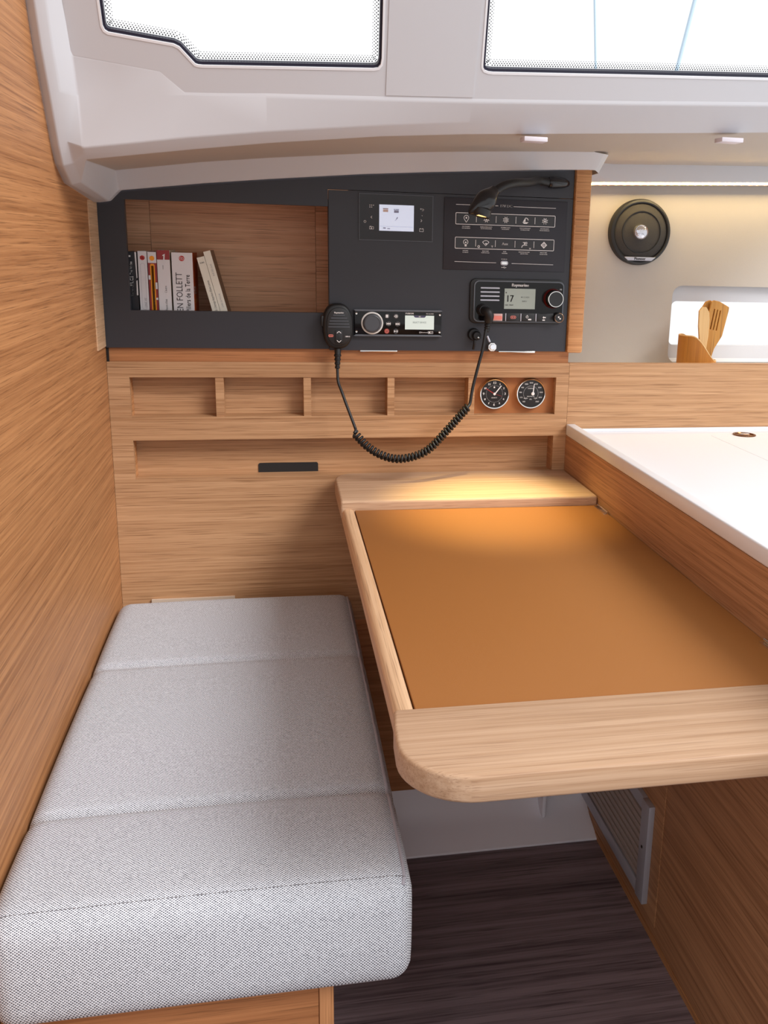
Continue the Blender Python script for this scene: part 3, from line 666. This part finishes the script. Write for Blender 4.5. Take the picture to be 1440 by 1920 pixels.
lathe('small_knob', .8655, .9755, [(.0100, y), (.0095, y-.010), (.0088, y-.0115), (0, y-.0110)], MATTE, t, n=26)
lathe('small_knob_ring', .8655, .9755, [(.0097, y-.0090), (.0096, y-.0108), (.0086, y-.0120), (.0080, y-.0113)], CHROME, t, n=26)
f = Flat(y-.0120); f.rect(.8625, .8652, .9755, .9785).rect(.8655, .8685, .9725, .9752); f.build('icon', PRINT, t)
box('key_strip', .7255, .8560, y-.0015, y+.001, .9665, .9830, MATTE, t, r=.0005)
for x in (.7575, .7885, .8195): box('key_divider', x-.0009, x+.0009, y-.0030, y, .9675, .9825, ALU, t, r=.0004)
kk = box('key', .7315, .7510, y-.0028, y, .9675, .9815, mat('distress_key_pink', (214, 172, 166), .3), t, r=.0006)
f = Flat(y-.0030); f.poly(rrect(.7322, .7502, .9695, .9775, .003)); f.build('icon', REDS, kk)
for x, nm in ((.7730, 'r'), (.8045, 'p'), (.8355, 'm')):
    kk = box('key', x-.0130, x+.0130, y-.0022, y, .9672, .9822, MATTE, t, r=.0006)
    f = Flat(y-.0025)
    if nm == 'r': f.frame(x-.0058, x+.0058, .9720, .9778, .0028, .0010).disc(x-.002, .9749, .0012).disc(x+.002, .9749, .0012); f.build('icon', REDS, kk)
    elif nm == 'p': f.ring(x-.003, .9760, .0026, .0008, 14).rect(x-.0034, x-.0026, .9765, .9798).poly(rrect(x-.001, x+.0058, .9695, .9722, .0012)); f.build('icon', PRINT, kk)
    else: f.poly([(x-.002, .9752), (x+.0005, .9778), (x+.0005, .9762), (x+.0045, .9762), (x+.0045, .9742), (x+.0005, .9742), (x+.0005, .9726)]).rect(x-.0022, x+.0030, .9690, .9712); f.build('icon', PRINT, kk)

# 12 V socket with cap and key in a lock under the radio
t = thing('power_socket', (.698, DY, .927), 'round black socket with hanging rubber cap under the radio', 'socket')
lathe('collar', .6965, .9395, [(.0125, DY), (.0122, DY-.006), (.0105, DY-.010), (.0, DY-.0098)], MATTE, t, n=28)
lathe('cap', .7000, .9380, [(.0088, DY-.008), (.0086, DY-.018), (.0070, DY-.0205), (0, DY-.021)], RUBBER, t, n=26)
lathe('cap_rivet', .7022, .9348, [(.0020, DY-.020), (.0018, DY-.0225), (0, DY-.023)], CHROME, t, n=12)
tube('strap', spline([(.6975, DY-.014, .9330), (.6955, DY-.016, .9230), (.6945, DY-.012, .9110)]), .0026, RUBBER, t)
t = thing('key_tag', (.734, DY, .912), 'small steel hexagonal lock with tab hanging from the black panel edge', 'lock')
tube('tab', [(.7240, DY-.004, .9360), (.7285, DY-.008, .9250)], .0022, ALU, t, n=6)
lathe('nut', .7335, .9155, [(.0098, DY-.001), (.0098, DY-.010), (.0085, DY-.0118), (.0068, DY-.0118)], CHROME, t, n=8, off=PI/8)
lathe('barrel', .7335, .9155, [(.0066, DY-.010), (.0064, DY-.0135), (.0050, DY-.0145), (0, DY-.0145)], mat('bright_steel', (235, 240, 248), .2, metal=.6), t, n=24)

# handheld microphone with coiled cord
t = thing('handheld_microphone', (.4255, -.02, .911), 'black handheld radio microphone with coiled cord looping to the radio', 'microphone')
def sup(cx, cz, a, b, p, n=44, top=1.0):
    o = []
    for i in range(n):
        q = 2*PI*i/n; c, s = math.cos(q), math.sin(q)
        o.append((cx+a*math.copysign(abs(c)**(2/p), c), cz+b*math.copysign(abs(s)**(2/p), s)))
    return o
prism('body', sup(.4262, .9545, .0285, .0425, 2.5), -.034, -.004, RUBBER, t, r=.006, seg=3)
prism('face', sup(.4275, .9545, .0225, .0350, 2.5), -.0372, -.030, MATTE, t, r=.0015)
box('talk_button', .3948, .4000, -.030, -.012, .9540, .9740, MATTE, t, r=.0015)
for i in range(5): w_ = (.0110, .0150, .0178, .0192, .0200)[i]; box('grille_slat', .4282-w_, .4282+w_, -.0384, -.036, .9755-.0055*i, .9767-.0055*i, GREYP, t)
prism('rocker_key', rrect(.4205, .4350, .9235, .9480, .003), -.0392, -.036, RUBBER, t, r=.0008)
f = Flat(-.0397); f.path([(.4238, .9425), (.4278, .9460), (.4318, .9425)], .0011).path([(.4238, .9290), (.4278, .9252), (.4318, .9290)], .0011); f.text('Raymarine', .4280, .9808, .0042, 0, 1, bold=.0002).text('HI/LO', .4440, .9362, .0034, bold=.0002); f.build('lettering', PRINT, t)
f = Flat(-.0378); f.frame(.4080, .4172, .9350, .9398, .0022, .0009).disc(.4110, .9374, .001).disc(.4142, .9374, .001); f.build('channel_key_print', REDS, t)
tube('strain_relief', [(.4263, -.022, .9130), (.4262, -.024, .9040), (.4256, -.027, .8880), (.4250, -.029, .8740)], [.0066, .0062, .0050, .0038], RUBBER, t)
for i in range(4): lathe('relief_ring', .4259-.0003*i, -.0245-.0015*i, [(.0062-.0007*i, .9010-.0075*i), (.0070-.0007*i, .9000-.0075*i), (.0070-.0007*i, .8975-.0075*i), (.0060-.0007*i, .8965-.0075*i)], RUBBER, t, n=16, axis='z')
tube('cord', spline([(.4250, -.029, .8745), (.4259, -.035, .8502), (.4322, -.045, .8311), (.4406, -.055, .8068), (.4535, -.07, .7711), (.4560, -.076, .7620), (.4530, -.08, .7574)]), .0028, RUBBER, t)
path = spline([(.4540, -.080, .7565), (.4787, -.085, .7311), (.5090, -.090, .7139), (.5449, -.092, .7085), (.5926, -.085, .7220), (.6365, -.070, .7608), (.6775, -.055, .8020)], 40)
Ls = [0]
for a, b in zip(path, path[1:]): Ls.append(Ls[-1]+(b-a).length)
TURN = 39; hp = []; rad = .0062; j = 0
for i in range(TURN*16+1):
    s = Ls[-1]*i/(TURN*16)
    while j < len(path)-2 and Ls[j+1] < s: j += 1
    p = path[j].lerp(path[j+1], (s-Ls[j])/max(Ls[j+1]-Ls[j], 1e-9)); tg = (path[j+1]-path[j]).normalized()
    bn = Vector((0, 1, 0)); nn = tg.cross(bn).normalized(); q = 2*PI*i/16
    hp.append(p+rad*(math.cos(q)*nn+math.sin(q)*bn))
tube('coil', hp, .0025, RUBBER, t, n=7)
tube('cord', spline([(.6770, -.055, .8015), (.6830, -.050, .8085), (.6860, -.048, .8255), (.6903, -.045, .8462), (.6995, -.042, .8827), (.7075, -.040, .9138), (.7123, -.038, .9448), (.7155, -.036, .9560)]), .0030, RUBBER, t)
lathe('plug_collar', .7105, .9885, [(.0120, -.012), (.0120, -.017), (.0098, -.020), (.0095, -.030), (.0, -.030)], MATTE, t, n=24)
tube('plug', spline([(.7110, -.026, .9885), (.7150, -.040, .9865), (.7180, -.042, .9790), (.7172, -.038, .9690)]), .0092, RUBBER, t, n=16)
for i in range(4): lathe('plug_ring', .7168-.0004*i, -.0372+.0008*i, [(.0060-.0004*i, .9680-.0052*i), (.0066-.0004*i, .9672-.0052*i), (.0066-.0004*i, .9650-.0052*i), (.0045, .9640-.0052*i), (.0042, .9620-.0052*i)], RUBBER, t, n=16, axis='z')

# gooseneck reading lamp
t = thing('reading_lamp', (.855, 0, 1.222), 'black gooseneck reading lamp arching over the switch panel', 'lamp')
bm = bmesh.new(); bm_tube(bm, [(.8745, -.002, 1.2320), (.8720, -.007, 1.2322), (.8640, -.012, 1.2326), (.8500, -.016, 1.2328), (.8380, -.017, 1.2326), (.8330, -.017, 1.2324)], [.002, .0065, .0095, .0110, .0115, .0100], 20)
fin('wall_mount', bm, mat('lamp_black_gloss', (30, 30, 34), .22), t, smooth=True, ang=60)
tube('arm', spline([(.8350, -.017, 1.2325), (.8100, -.028, 1.2340), (.7800, -.062, 1.2275), (.7480, -.092, 1.2240), (.7220, -.110, 1.2170), (.7020, -.120, 1.2045), (.6880, -.124, 1.1900)], 8), .0078, RUBBER, t, n=16)
bm = bmesh.new(); bm_tube(bm, spline([(.7035, -.121, 1.2085), (.6960, -.124, 1.2005), (.6850, -.129, 1.1895), (.6720, -.135, 1.1795), (.6590, -.140, 1.1705), (.6520, -.143, 1.1660)], 4),
        [.0095, .0102, .0112, .0125, .0140, .0160, .0178, .0190, .0196, .0194, .0186, .0176, .0164, .0148, .0130, .0110, .0090, .0074, .0058, .0042, .0024], 20)
fin('lamp_head', bm, bpy.data.materials['lamp_black_gloss'], t, smooth=True, ang=60)
hd = Vector((-.25, -.05, -1)).normalized()
def aimed(name, c, prof, m):
    bm = bmesh.new(); q = Vector((0, 0, -1)).rotation_difference(hd).to_matrix(); n = 24; rings = []
    for r, d in prof: rings.append([bm.verts.new(Vector(c)+q @ Vector((r*math.cos(2*PI*i/n), r*math.sin(2*PI*i/n), -d))) for i in range(n)])
    for a, b in zip(rings, rings[1:]):
        for i in range(n): bm.faces.new((a[i], a[(i+1) % n], b[(i+1) % n], b[i]))
    bm.faces.new(rings[-1]); return fin(name, bm, m, t, smooth=True)
aimed('reflector', (.6760, -.134, 1.1740), [(.0190, 0), (.0200, .008), (.0178, .013), (.0165, .011)], MATTE)
aimed('lens', (.6760, -.134, 1.1740), [(.0168, .009), (.0160, .0105), (.0100, .0115)], BULB)
sp = bpy.data.lights.new('lamp_beam', 'SPOT'); sp.energy = 19; sp.color = (1, .82, .34); sp.spot_size = math.radians(54); sp.spot_blend = 1; sp.shadow_soft_size = .008
so = bpy.data.objects.new('lamp_beam', sp); C.objects.link(so); so.location = (.6760-.0035, -.1345, 1.1590)
so.rotation_euler = (Vector((.700, -.235, .64))-so.location).to_track_quat('-Z', 'Y').to_euler()

# clock and barometer
def gauge(name, x, z, label, kind):
    t = thing(name, (x, .018, z-.031), label, kind)
    Y = .018
    lathe('case', x, z, [(.0320, Y), (.0318, Y-.008), (.0302, Y-.0125), (.0285, Y-.0120), (.0278, Y-.0090)], CHROME, t, n=48)
    lathe('dial', x, z, [(.0280, Y-.0085), (.0, Y-.0085)], mat('dial_black', (26, 24, 26), .35), t, n=48)
    return t, Y-.0089
t, y = gauge('clock', .7459, .8180, 'round black faced brass clock with red hands, left of the barometer', 'clock')
f = Flat(y)
for i in range(12):
    a = PI/2-i*PI/6; f.text(str(12 if i == 0 else i), .7459+.0225*math.cos(a), .8180+.0225*math.sin(a), .0070 if i % 3 == 0 else .0055, bold=.0003)
for i in range(60):
    a = i*PI/30; f.line(.7459+.0168*math.cos(a), .818+.0168*math.sin(a), .7459+(.0182 if i % 5 == 0 else .0175)*math.cos(a), .818+(.0182 if i % 5 == 0 else .0175)*math.sin(a), .0004)
f.text('QUARTZ', .7459, .8100, .0030, bold=.0001).rect(.7459-.002, .7459+.001, .8300, .8330); f.build('dial_print', PRINT, t)
f = Flat(y-.0008); f.line(.7459, .818, .7459-.0185, .818+.0115, .0011).line(.7459, .818, .7459+.0150, .818-.0045, .0004); f.build('hand', RED, t)
f = Flat(y-.0012); f.poly([(.7447, .8172), (.7588, .8352), (.7606, .8345), (.7470, .8165)]); f.build('hand', PRINT, t)
lathe('hub', .7459, .8180, [(.0026, y), (.0026, y-.002), (0, y-.0022)], PRINT, t, n=14)
t, y = gauge('barometer', .8230, .8185, 'round black faced brass barometer, right of the clock', 'barometer')
f = Flat(y)
for i in range(11):
    a = math.radians(230-28*i); f.text('%d' % (960+10*i), .8230+.0220*math.cos(a), .8185+.0220*math.sin(a), .0042, 0, .9, bold=.0001)
for i in range(41):
    a = math.radians(230-7*i); f.line(.823+.0150*math.cos(a), .8185+.0150*math.sin(a), .823+.0163*math.cos(a), .8185+.0163*math.sin(a), .0004)
f.text('RAIN', .8125, .8085, .0036).text('FAIR', .8335, .8085, .0036).text('hPa', .823, .8065, .0036).text('BAROMETER', .8230, .8125, .0028, bold=.0001).text('CHANGE', .8230, .8290, .0034); f.build('dial_print', PRINT, t)
f = Flat(y-.001); f.poly([(.8262, .8180), (.8288, .8385), (.8300, .8385), (.8285, .8178)]); f.build('hand', PRINT, t)
lathe('hub', .8272, .8182, [(.0036, y), (.0034, y-.002), (0, y-.0024)], PRINT, t, n=14)

# ------------------------------------------------------------------ galley wall things
t = thing('loudspeaker', (1.0835, .14, 1.083), 'round black loudspeaker with silver dome on the cream wall', 'speaker')
sx, sz = 1.0835, 1.1485
lathe('rim', sx, sz, [(.0690, .1398), (.0690, .1300), (.0670, .1240), (.0630, .1225), (.0605, .1240), (.0600, .128)], MATTE, t, n=64)
lathe('grille', sx, sz, [(.0600, .1275), (.0560, .1240), (.0450, .1215), (.0432, .1205), (.0420, .1215), (.0300, .1190), (.0, .1175)], mat('speaker_mesh', (52, 48, 46), .55, bump=.6, bscale=1600), t, n=64)
lathe('surround_ring', sx, sz, [(.0445, .1222), (.0438, .1198), (.0425, .1198), (.0418, .1222)], MATTE, t, n=64)
lathe('dome', sx-.004, sz, [(.0165, .119), (.0163, .1130), (.0145, .1100), (.0130, .1110), (.0095, .1085), (.0, .1075)], mat('silver_dome', (205, 205, 212), .15, metal=.9, bump=.5, bscale=160), t, n=36)
tm = prism('name_badge', [(sx-.0355, sz-.0515), (sx+.0365, sz-.0515), (sx+.0270, sz-.0592), (sx-.0270, sz-.0592)], .1195, .124, ALU, t, r=.0008)
f = Flat(.1190); f.text('Pioneer', sx, sz-.0553, .0082, 0, 1.0, bold=.0004); f.build('lettering', INK, tm)

t = thing('utensil_holder', (1.215, .075, .858), 'golden wooden scoop shaped utensil holder on the galley shelf', 'holder')
bm = bmesh.new(); n = 44; hx, hy, ha, hb = 1.2160, .080, .0445, .033
def hz_(x): 
    u = (x-(hx-ha))/(2*ha); return .9340-(.9340-.8800)*(0 if u < .18 else 1 if u > .92 else (lambda s: s*s*(3-2*s))((u-.18)/.74))
rows = []
for r_, zf in ((1, 0), (1, 1), (.93, 1), (.93, 0)):
    ring = []
    for i in range(n):
        q = 2*PI*i/n; x = hx+ha*math.cos(q); ring.append(bm.verts.new((hx+ha*r_*math.cos(q), hy+hb*r_*math.sin(q), hz_(x) if zf else (.8585 if r_ == 1 else .862))))
    rows.append(ring)
for a, b in zip(rows, rows[1:]):
    for i in range(n): bm.faces.new((a[i], a[(i+1) % n], b[(i+1) % n], b[i]))
bm.faces.new(rows[0]); bm.faces.new(rows[-1]); fin('scoop', bm, HOLD, t, smooth=True)
bm = bmesh.new(); lip = [v for v in [(hx+ha*.967*math.cos(2*PI*i/n), hy+hb*.967*math.sin(2*PI*i/n), hz_(hx+ha*math.cos(2*PI*i/n))+.0006) for i in range(n+1)]]
bm_tube(bm, lip, .0017, 6, cap=False); fin('pale_rim', bm, BAMP, t, smooth=True)
def utensil(name, label, outline, y0, th, m, slots=None, tilt=0):
    o = holed(name, outline, slots or [], y0, y0+th, m); tag(o, label, 'utensil', 'wooden utensils in the holder'); bvm = o.modifiers.new('soft_edges', 'BEVEL'); bvm.width = .0012; bvm.segments = 2; bvm.limit_method = 'ANGLE'
    if tilt: 
        piv = Matrix.Translation((0, y0, .865)); o.data.transform(piv @ Matrix.Rotation(tilt, 4, 'X') @ piv.inverted())
    return o
utensil('wooden_spatula', 'slotted golden bamboo spatula in the utensil holder', [(1.2290, .866), (1.2420, .866), (1.2460, .880), (1.2530, .9060), (1.2690, .9340), (1.2790, .9880), (1.2795, .9960), (1.2740, .9990), (1.2560, 1.0080), (1.2430, 1.0105), (1.2370, 1.0075), (1.2290, .9600), (1.2280, .9000)], .074, .005, BAM,
        [[(x, z), (x+.0022, z), (x+.0082, z+.0440), (x+.0060, z+.0440)] for x, z in ((1.2385, .9480), (1.2455, .9465), (1.2525, .9450))])
utensil('wooden_spoon', 'plain pale wooden paddle on the left of the utensil holder', [(1.2215, .866), (1.2280, .866), (1.2255, .8950), (1.2290, .9350), (1.2285, .9700), (1.2265, .9850), (1.2190, .9965), (1.2090, .9965), (1.2030, .9880), (1.2045, .9550), (1.2090, .9250), (1.2180, .8900)], .058, .006, BAMP)
utensil('wooden_ladle', 'dark edged bamboo spoon standing behind the slotted spatula', [(1.2200, .866), (1.2300, .866), (1.2400, .9300), (1.2620, .9440), (1.2680, .9850), (1.2580, 1.0000), (1.2400, 1.0100), (1.2300, 1.0060), (1.2210, .9900), (1.2220, .9650), (1.2250, .9350)], .086, .007, BAM)

# ================================================================== CHART TABLE
t = thing('chart_table', (.66, -.6, .59), 'oak chart table with tan leather top beside the seat', 'table')
box('leather_top', .4435, .8985, -.9680, -.170, .628, .6420, TAN, t, r=.001)
prism('side_rim', rrect(.4205, .4425, .612, .6440, .008), -.9680, -.160, WYP, t, axis='y')
sr = bpy.data.objects['side_rim']
box('tray_bottom', .445, .895, -.95, -.02, .600, .612, WXD, t)
# front rim with big rounded corner and softened edges
o = []; r_ = .070
for i in range(13):
    a = PI+PI/2*i/12; o.append((.4150+r_+r_*math.cos(a), -1.1030+r_+r_*math.sin(a)))
prism('front_rim', [(.4205, -.9670), (.4165, -1.000)]+o+[(.8990, -1.1030), (.8990, -.9670)], .6165, .6450, WXP, t, r=.004, seg=3, axis='z')
o = []; r_ = .03
for i in range(9):
    a = PI/2+PI/2*i/8; o.append((.4175+r_+r_*math.cos(a), -.034+r_*math.sin(a)-.006))
prism('rear_ledge', [(.8990, -.0008)]+[(.448, -.0008)]+[(.430, -.012), (.4205, -.030), (.4175, -.050)]+[(.4175, -.2130), (.8720, -.2220), (.8990, -.2200)], .6260, .6600, WXP, t, r=.005, seg=3, axis='z')
for yy in (-.230, -.855):
    box('hinge_leaf', .8890, .8988, yy-.055, yy, .6415, .6432, CHROME, t, r=.0005)
    tube('hinge_pin', [(.8965, yy-.055, .6450), (.8965, yy-.028, .6450), (.8965, yy, .6450)], .0024, CHROME, t)
prism('support_block', rrect(.884, .8995, -.80, -.76, .005), .598, .6160, WXD, t, axis='z')

# ================================================================== GALLEY CABINET AND COUNTER
t = thing('galley_cabinet', (1.2, -.6, 0), 'oak galley cabinet whose side carries the chart table', 'cabinet')
box('body', .9000, 1.60, -2.0, -.0005, 0, .7320, WYD, t)
box('kick_trim', .8986, .9005, -2.0, -.325, 0, .012, WY, t)
box('access_panel', .8985, .9005, -.618, -.225, .030, .56, WYD, t, r=.0008)
g = thing('vent_grille', (.898, -.42, .05), 'grey aluminium louvre vent under the chart table', 'vent')
V0, V1, Z0, Z1 = -.5850, -.235, .050, .2330
box('frame_rail', .8900, .8985, V0+.0302, V1-.0302, Z0, Z0+.024, ALU, g, r=.001); box('frame_rail', .8900, .8985, V0+.0302, V1-.0302, Z1-.024, Z1, ALU, g, r=.001)
box('frame_stile', .8880, .8985, V0, V0+.030, Z0, Z1, ALU, g, r=.001); box('frame_stile', .8900, .8985, V1-.03, V1, Z0, Z1, ALU, g, r=.001)
box('backing', .8978, .8985, V0+.02, V1-.02, Z0+.015, Z1-.015, SHADOW, g)
for i in range(9):
    z = Z0+.0282+i*.0142; prism('louvre', [(.8972, z+.0015), (.8915, z), (.8905, z+.0020), (.8915, z+.0098), (.8972, z+.0112)], 0, 1, SLATG, g)
    lv = [o for o in bpy.data.objects if o.name.startswith('louvre')][-1]
    for v in lv.data.vertices: v.co = (v.co.x, V0+.029 if v.co.y < .5 else V1-.029, v.co.z)
sc = box('screw', .8868, .8885, V0+.014, V0+.018, .148, .152, SHADOW, g)

t = thing('galley_counter', (1.2, -.6, .732), 'white galley worktop with raised front lip', 'worktop')
LX0, LX1, LY0, LY1 = 1.196, 1.60, -.62, -.062
holed('worktop', [(.9165, -2.0), (1.60, -2.0), (1.60, -.0008), (.9165, -.0008)], [[(LX0, LY0), (LX1-.01, LY0), (LX1-.01, LY1), (LX0, LY1)]], .7322, .7400, COUNTER, t, lambda u, v, d: (u, v, d))
box('flush_lid', LX0+.0011, LX1-.011, LY0+.0011, LY1-.0011, .7322, .7400, COUNTER, t)
box('front_lip', .8995, .9185, -2.0, -.0008, .7322, .7560, COUNTER, t, r=.0025, seg=3)
box('rear_upstand', .9165, 1.60, -.006, -.0006, .7400, .7460, COUNTER, t, r=.001)
bm = bmesh.new(); n = 32
rg = lathe('finger_ring', 1.2725, -.0605, [(.0240, .7402), (.0236, .7418), (.0200, .7420), (.0190, .7404), (0, .7403)], mat('bronze_ring', (120, 78, 44), .2, metal=.9), t, n=32, axis='z')
box('ring_pull', 1.262, 1.283, -.064, -.057, .7412, .7436, CHROME, t, r=.0008)

# ================================================================== SEAT
t = thing('seat_box', (.18, -.46, 0), 'oak seat box under the grey cushion', 'seat box')
box('front_panel', .0005, .3425, -.915, -.900, 0, .2820, WXD, t)
box('corner_post', .3430, .3600, -.917, -.885, 0, .2820, wood('post_oak', (206, 150, 104), (176, 120, 76), 2), t, r=.002)
box('side_panel', .345, .3580, -.885, -.36, 0.0, .2820, WYD, t)
box('top_board', .0005, .362, -.90, -.255, .2825, .2870, WXD, t)

t = thing('seat_cushion', (.22, -.48, .2872), 'light grey woven seat cushion on the oak seat box', 'cushion')
X0, X1, Y0, Y1, Z0, Z1, RR = .0015, .4480, -.952, -.048, .2875, .4240, .026
bm = bmesh.new()
nx, ny, nz = 34, 110, 14
def rb_pt(p):
    q = Vector((min(max(p[0], X0+RR), X1-RR), min(max(p[1], Y0+RR), Y1-RR), min(max(p[2], Z0+RR), Z1-RR)))
    d = Vector(p)-q
    p = q+d.normalized()*RR if d.length > 1e-9 else Vector(p)
    x, y, z = p
    top = max(0, (z-Z0)/(Z1-Z0))
    segs = ((-.048, -.348), (-.348, -.764), (-.764, -.94))
    for a, b in segs:
        if b <= y <= a:
            s = (y-b)/(a-b); z += top*.0050*math.sin(PI*s)**.5 if 0 < s < 1 else 0
    for ys in (-.348, -.764): z -= top*.0060*math.exp(-((y-ys)/.006)**2)
    z += top*.002*math.sin(PI*(x-X0)/(X1-X0))
    if y < -.90: y -= .006*math.sin(PI*min(max((z-Z0)/(Z1-Z0), 0), 1))
    x -= .010*max(0, min(1, (y+.45)/.42)) * max(0, (x-X0)/(X1-X0)-.5)*0
    return Vector((x, y, z))
def lins(a, b, n):   # denser towards ends
    return [a+(b-a)*(.5-.5*math.cos(PI*i/n))*.5+(b-a)*(i/n)*.5 for i in range(n+1)]
gx, gy, gz = lins(X0, X1, nx), [Y0+(Y1-Y0)*i/ny for i in range(ny+1)], lins(Z0, Z1, nz)
def face(U, V, fn):
    vv = [[bm.verts.new(rb_pt(fn(u, v))) for v in V] for u in U]
    for i in range(len(U)-1):
        for k in range(len(V)-1): bm.faces.new((vv[i][k], vv[i+1][k], vv[i+1][k+1], vv[i][k+1]))
face(gx, gy, lambda u, v: (u, v, Z1)); face(gx, gy, lambda u, v: (u, v, Z0)); face(gx, gz, lambda u, v: (u, Y0, v)); face(gx, gz, lambda u, v: (u, Y1, v)); face(gy, gz, lambda u, v: (X0, u, v)); face(gy, gz, lambda u, v: (X1, u, v))
bmesh.ops.remove_doubles(bm, verts=bm.verts, dist=1e-5)
cu = fin('cover', bm, FABRIC, t, smooth=True, ang=80)
# overlocked seams along the right edge and the front edge
def seam(name, pts, r):
    return tube(name, pts, r, STITCH, t, n=6)
seam('edge_seam', [rb_pt((X1-.006, y, Z1))+Vector((.0012, 0, .0)) for y in [Y1-.02-.0089*i for i in range(100)]], .0021)
bm = bmesh.new()
for i in range(96):
    x = X0+.012+i*.00445; p = rb_pt((x, Y0+.0155, Z1)); bm_box(bm, x, x+.0026, p.y-.0004, p.y+.0004, p.z-.0008, p.z+.0002)
tag(fin('front_stitching', bm, mat('stitch_grey', (120, 118, 122), .9), t), None, kind='stuff')  # grey stitches, darker than the edge seam thread
st(box('trim_8', .056, .2170, -.006, -.0005, .36, .4085, mat('pale_batten', (206, 188, 170), .6)), 'pale strip showing behind the rear edge of the cushion')

# ceiling clips
for i, (x, z) in enumerate(((.7165, 1.2780), (1.0480, 1.2925))):
    o = box('ceiling_clip', x-.019, x+.019, -.338, -.310, z-.0075, z-.0005, mat('clip_white', (214, 208, 216), .6), None, r=.001)
    tag(o, ('small white clip under the headliner above the reading lamp', 'small white clip under the headliner above the galley')[i], 'clip', 'clips under the headliner')

# masts outside the right roof window
for i, (a, b) in enumerate((((1.2372, 1.0, 1.8123), (1.2525, 1.0, 1.6268)), ((1.5468, 1.0, 1.8347), (1.5056, 1.0, 1.6347)))):
    A, B = Vector(a), Vector(b); d = (A-B).normalized()
    p = A+d*1.2; q = B-d*.68
    o = tube('scaffold_pole', [p, (p+q)/2, q], (.0036, .0062)[i], STEELB, None, n=8)
    tag(o, ('upright pale blue pole seen through the right roof window', 'leaning pale blue pole seen through the right roof window')[i], 'pole', 'poles outside the roof window')
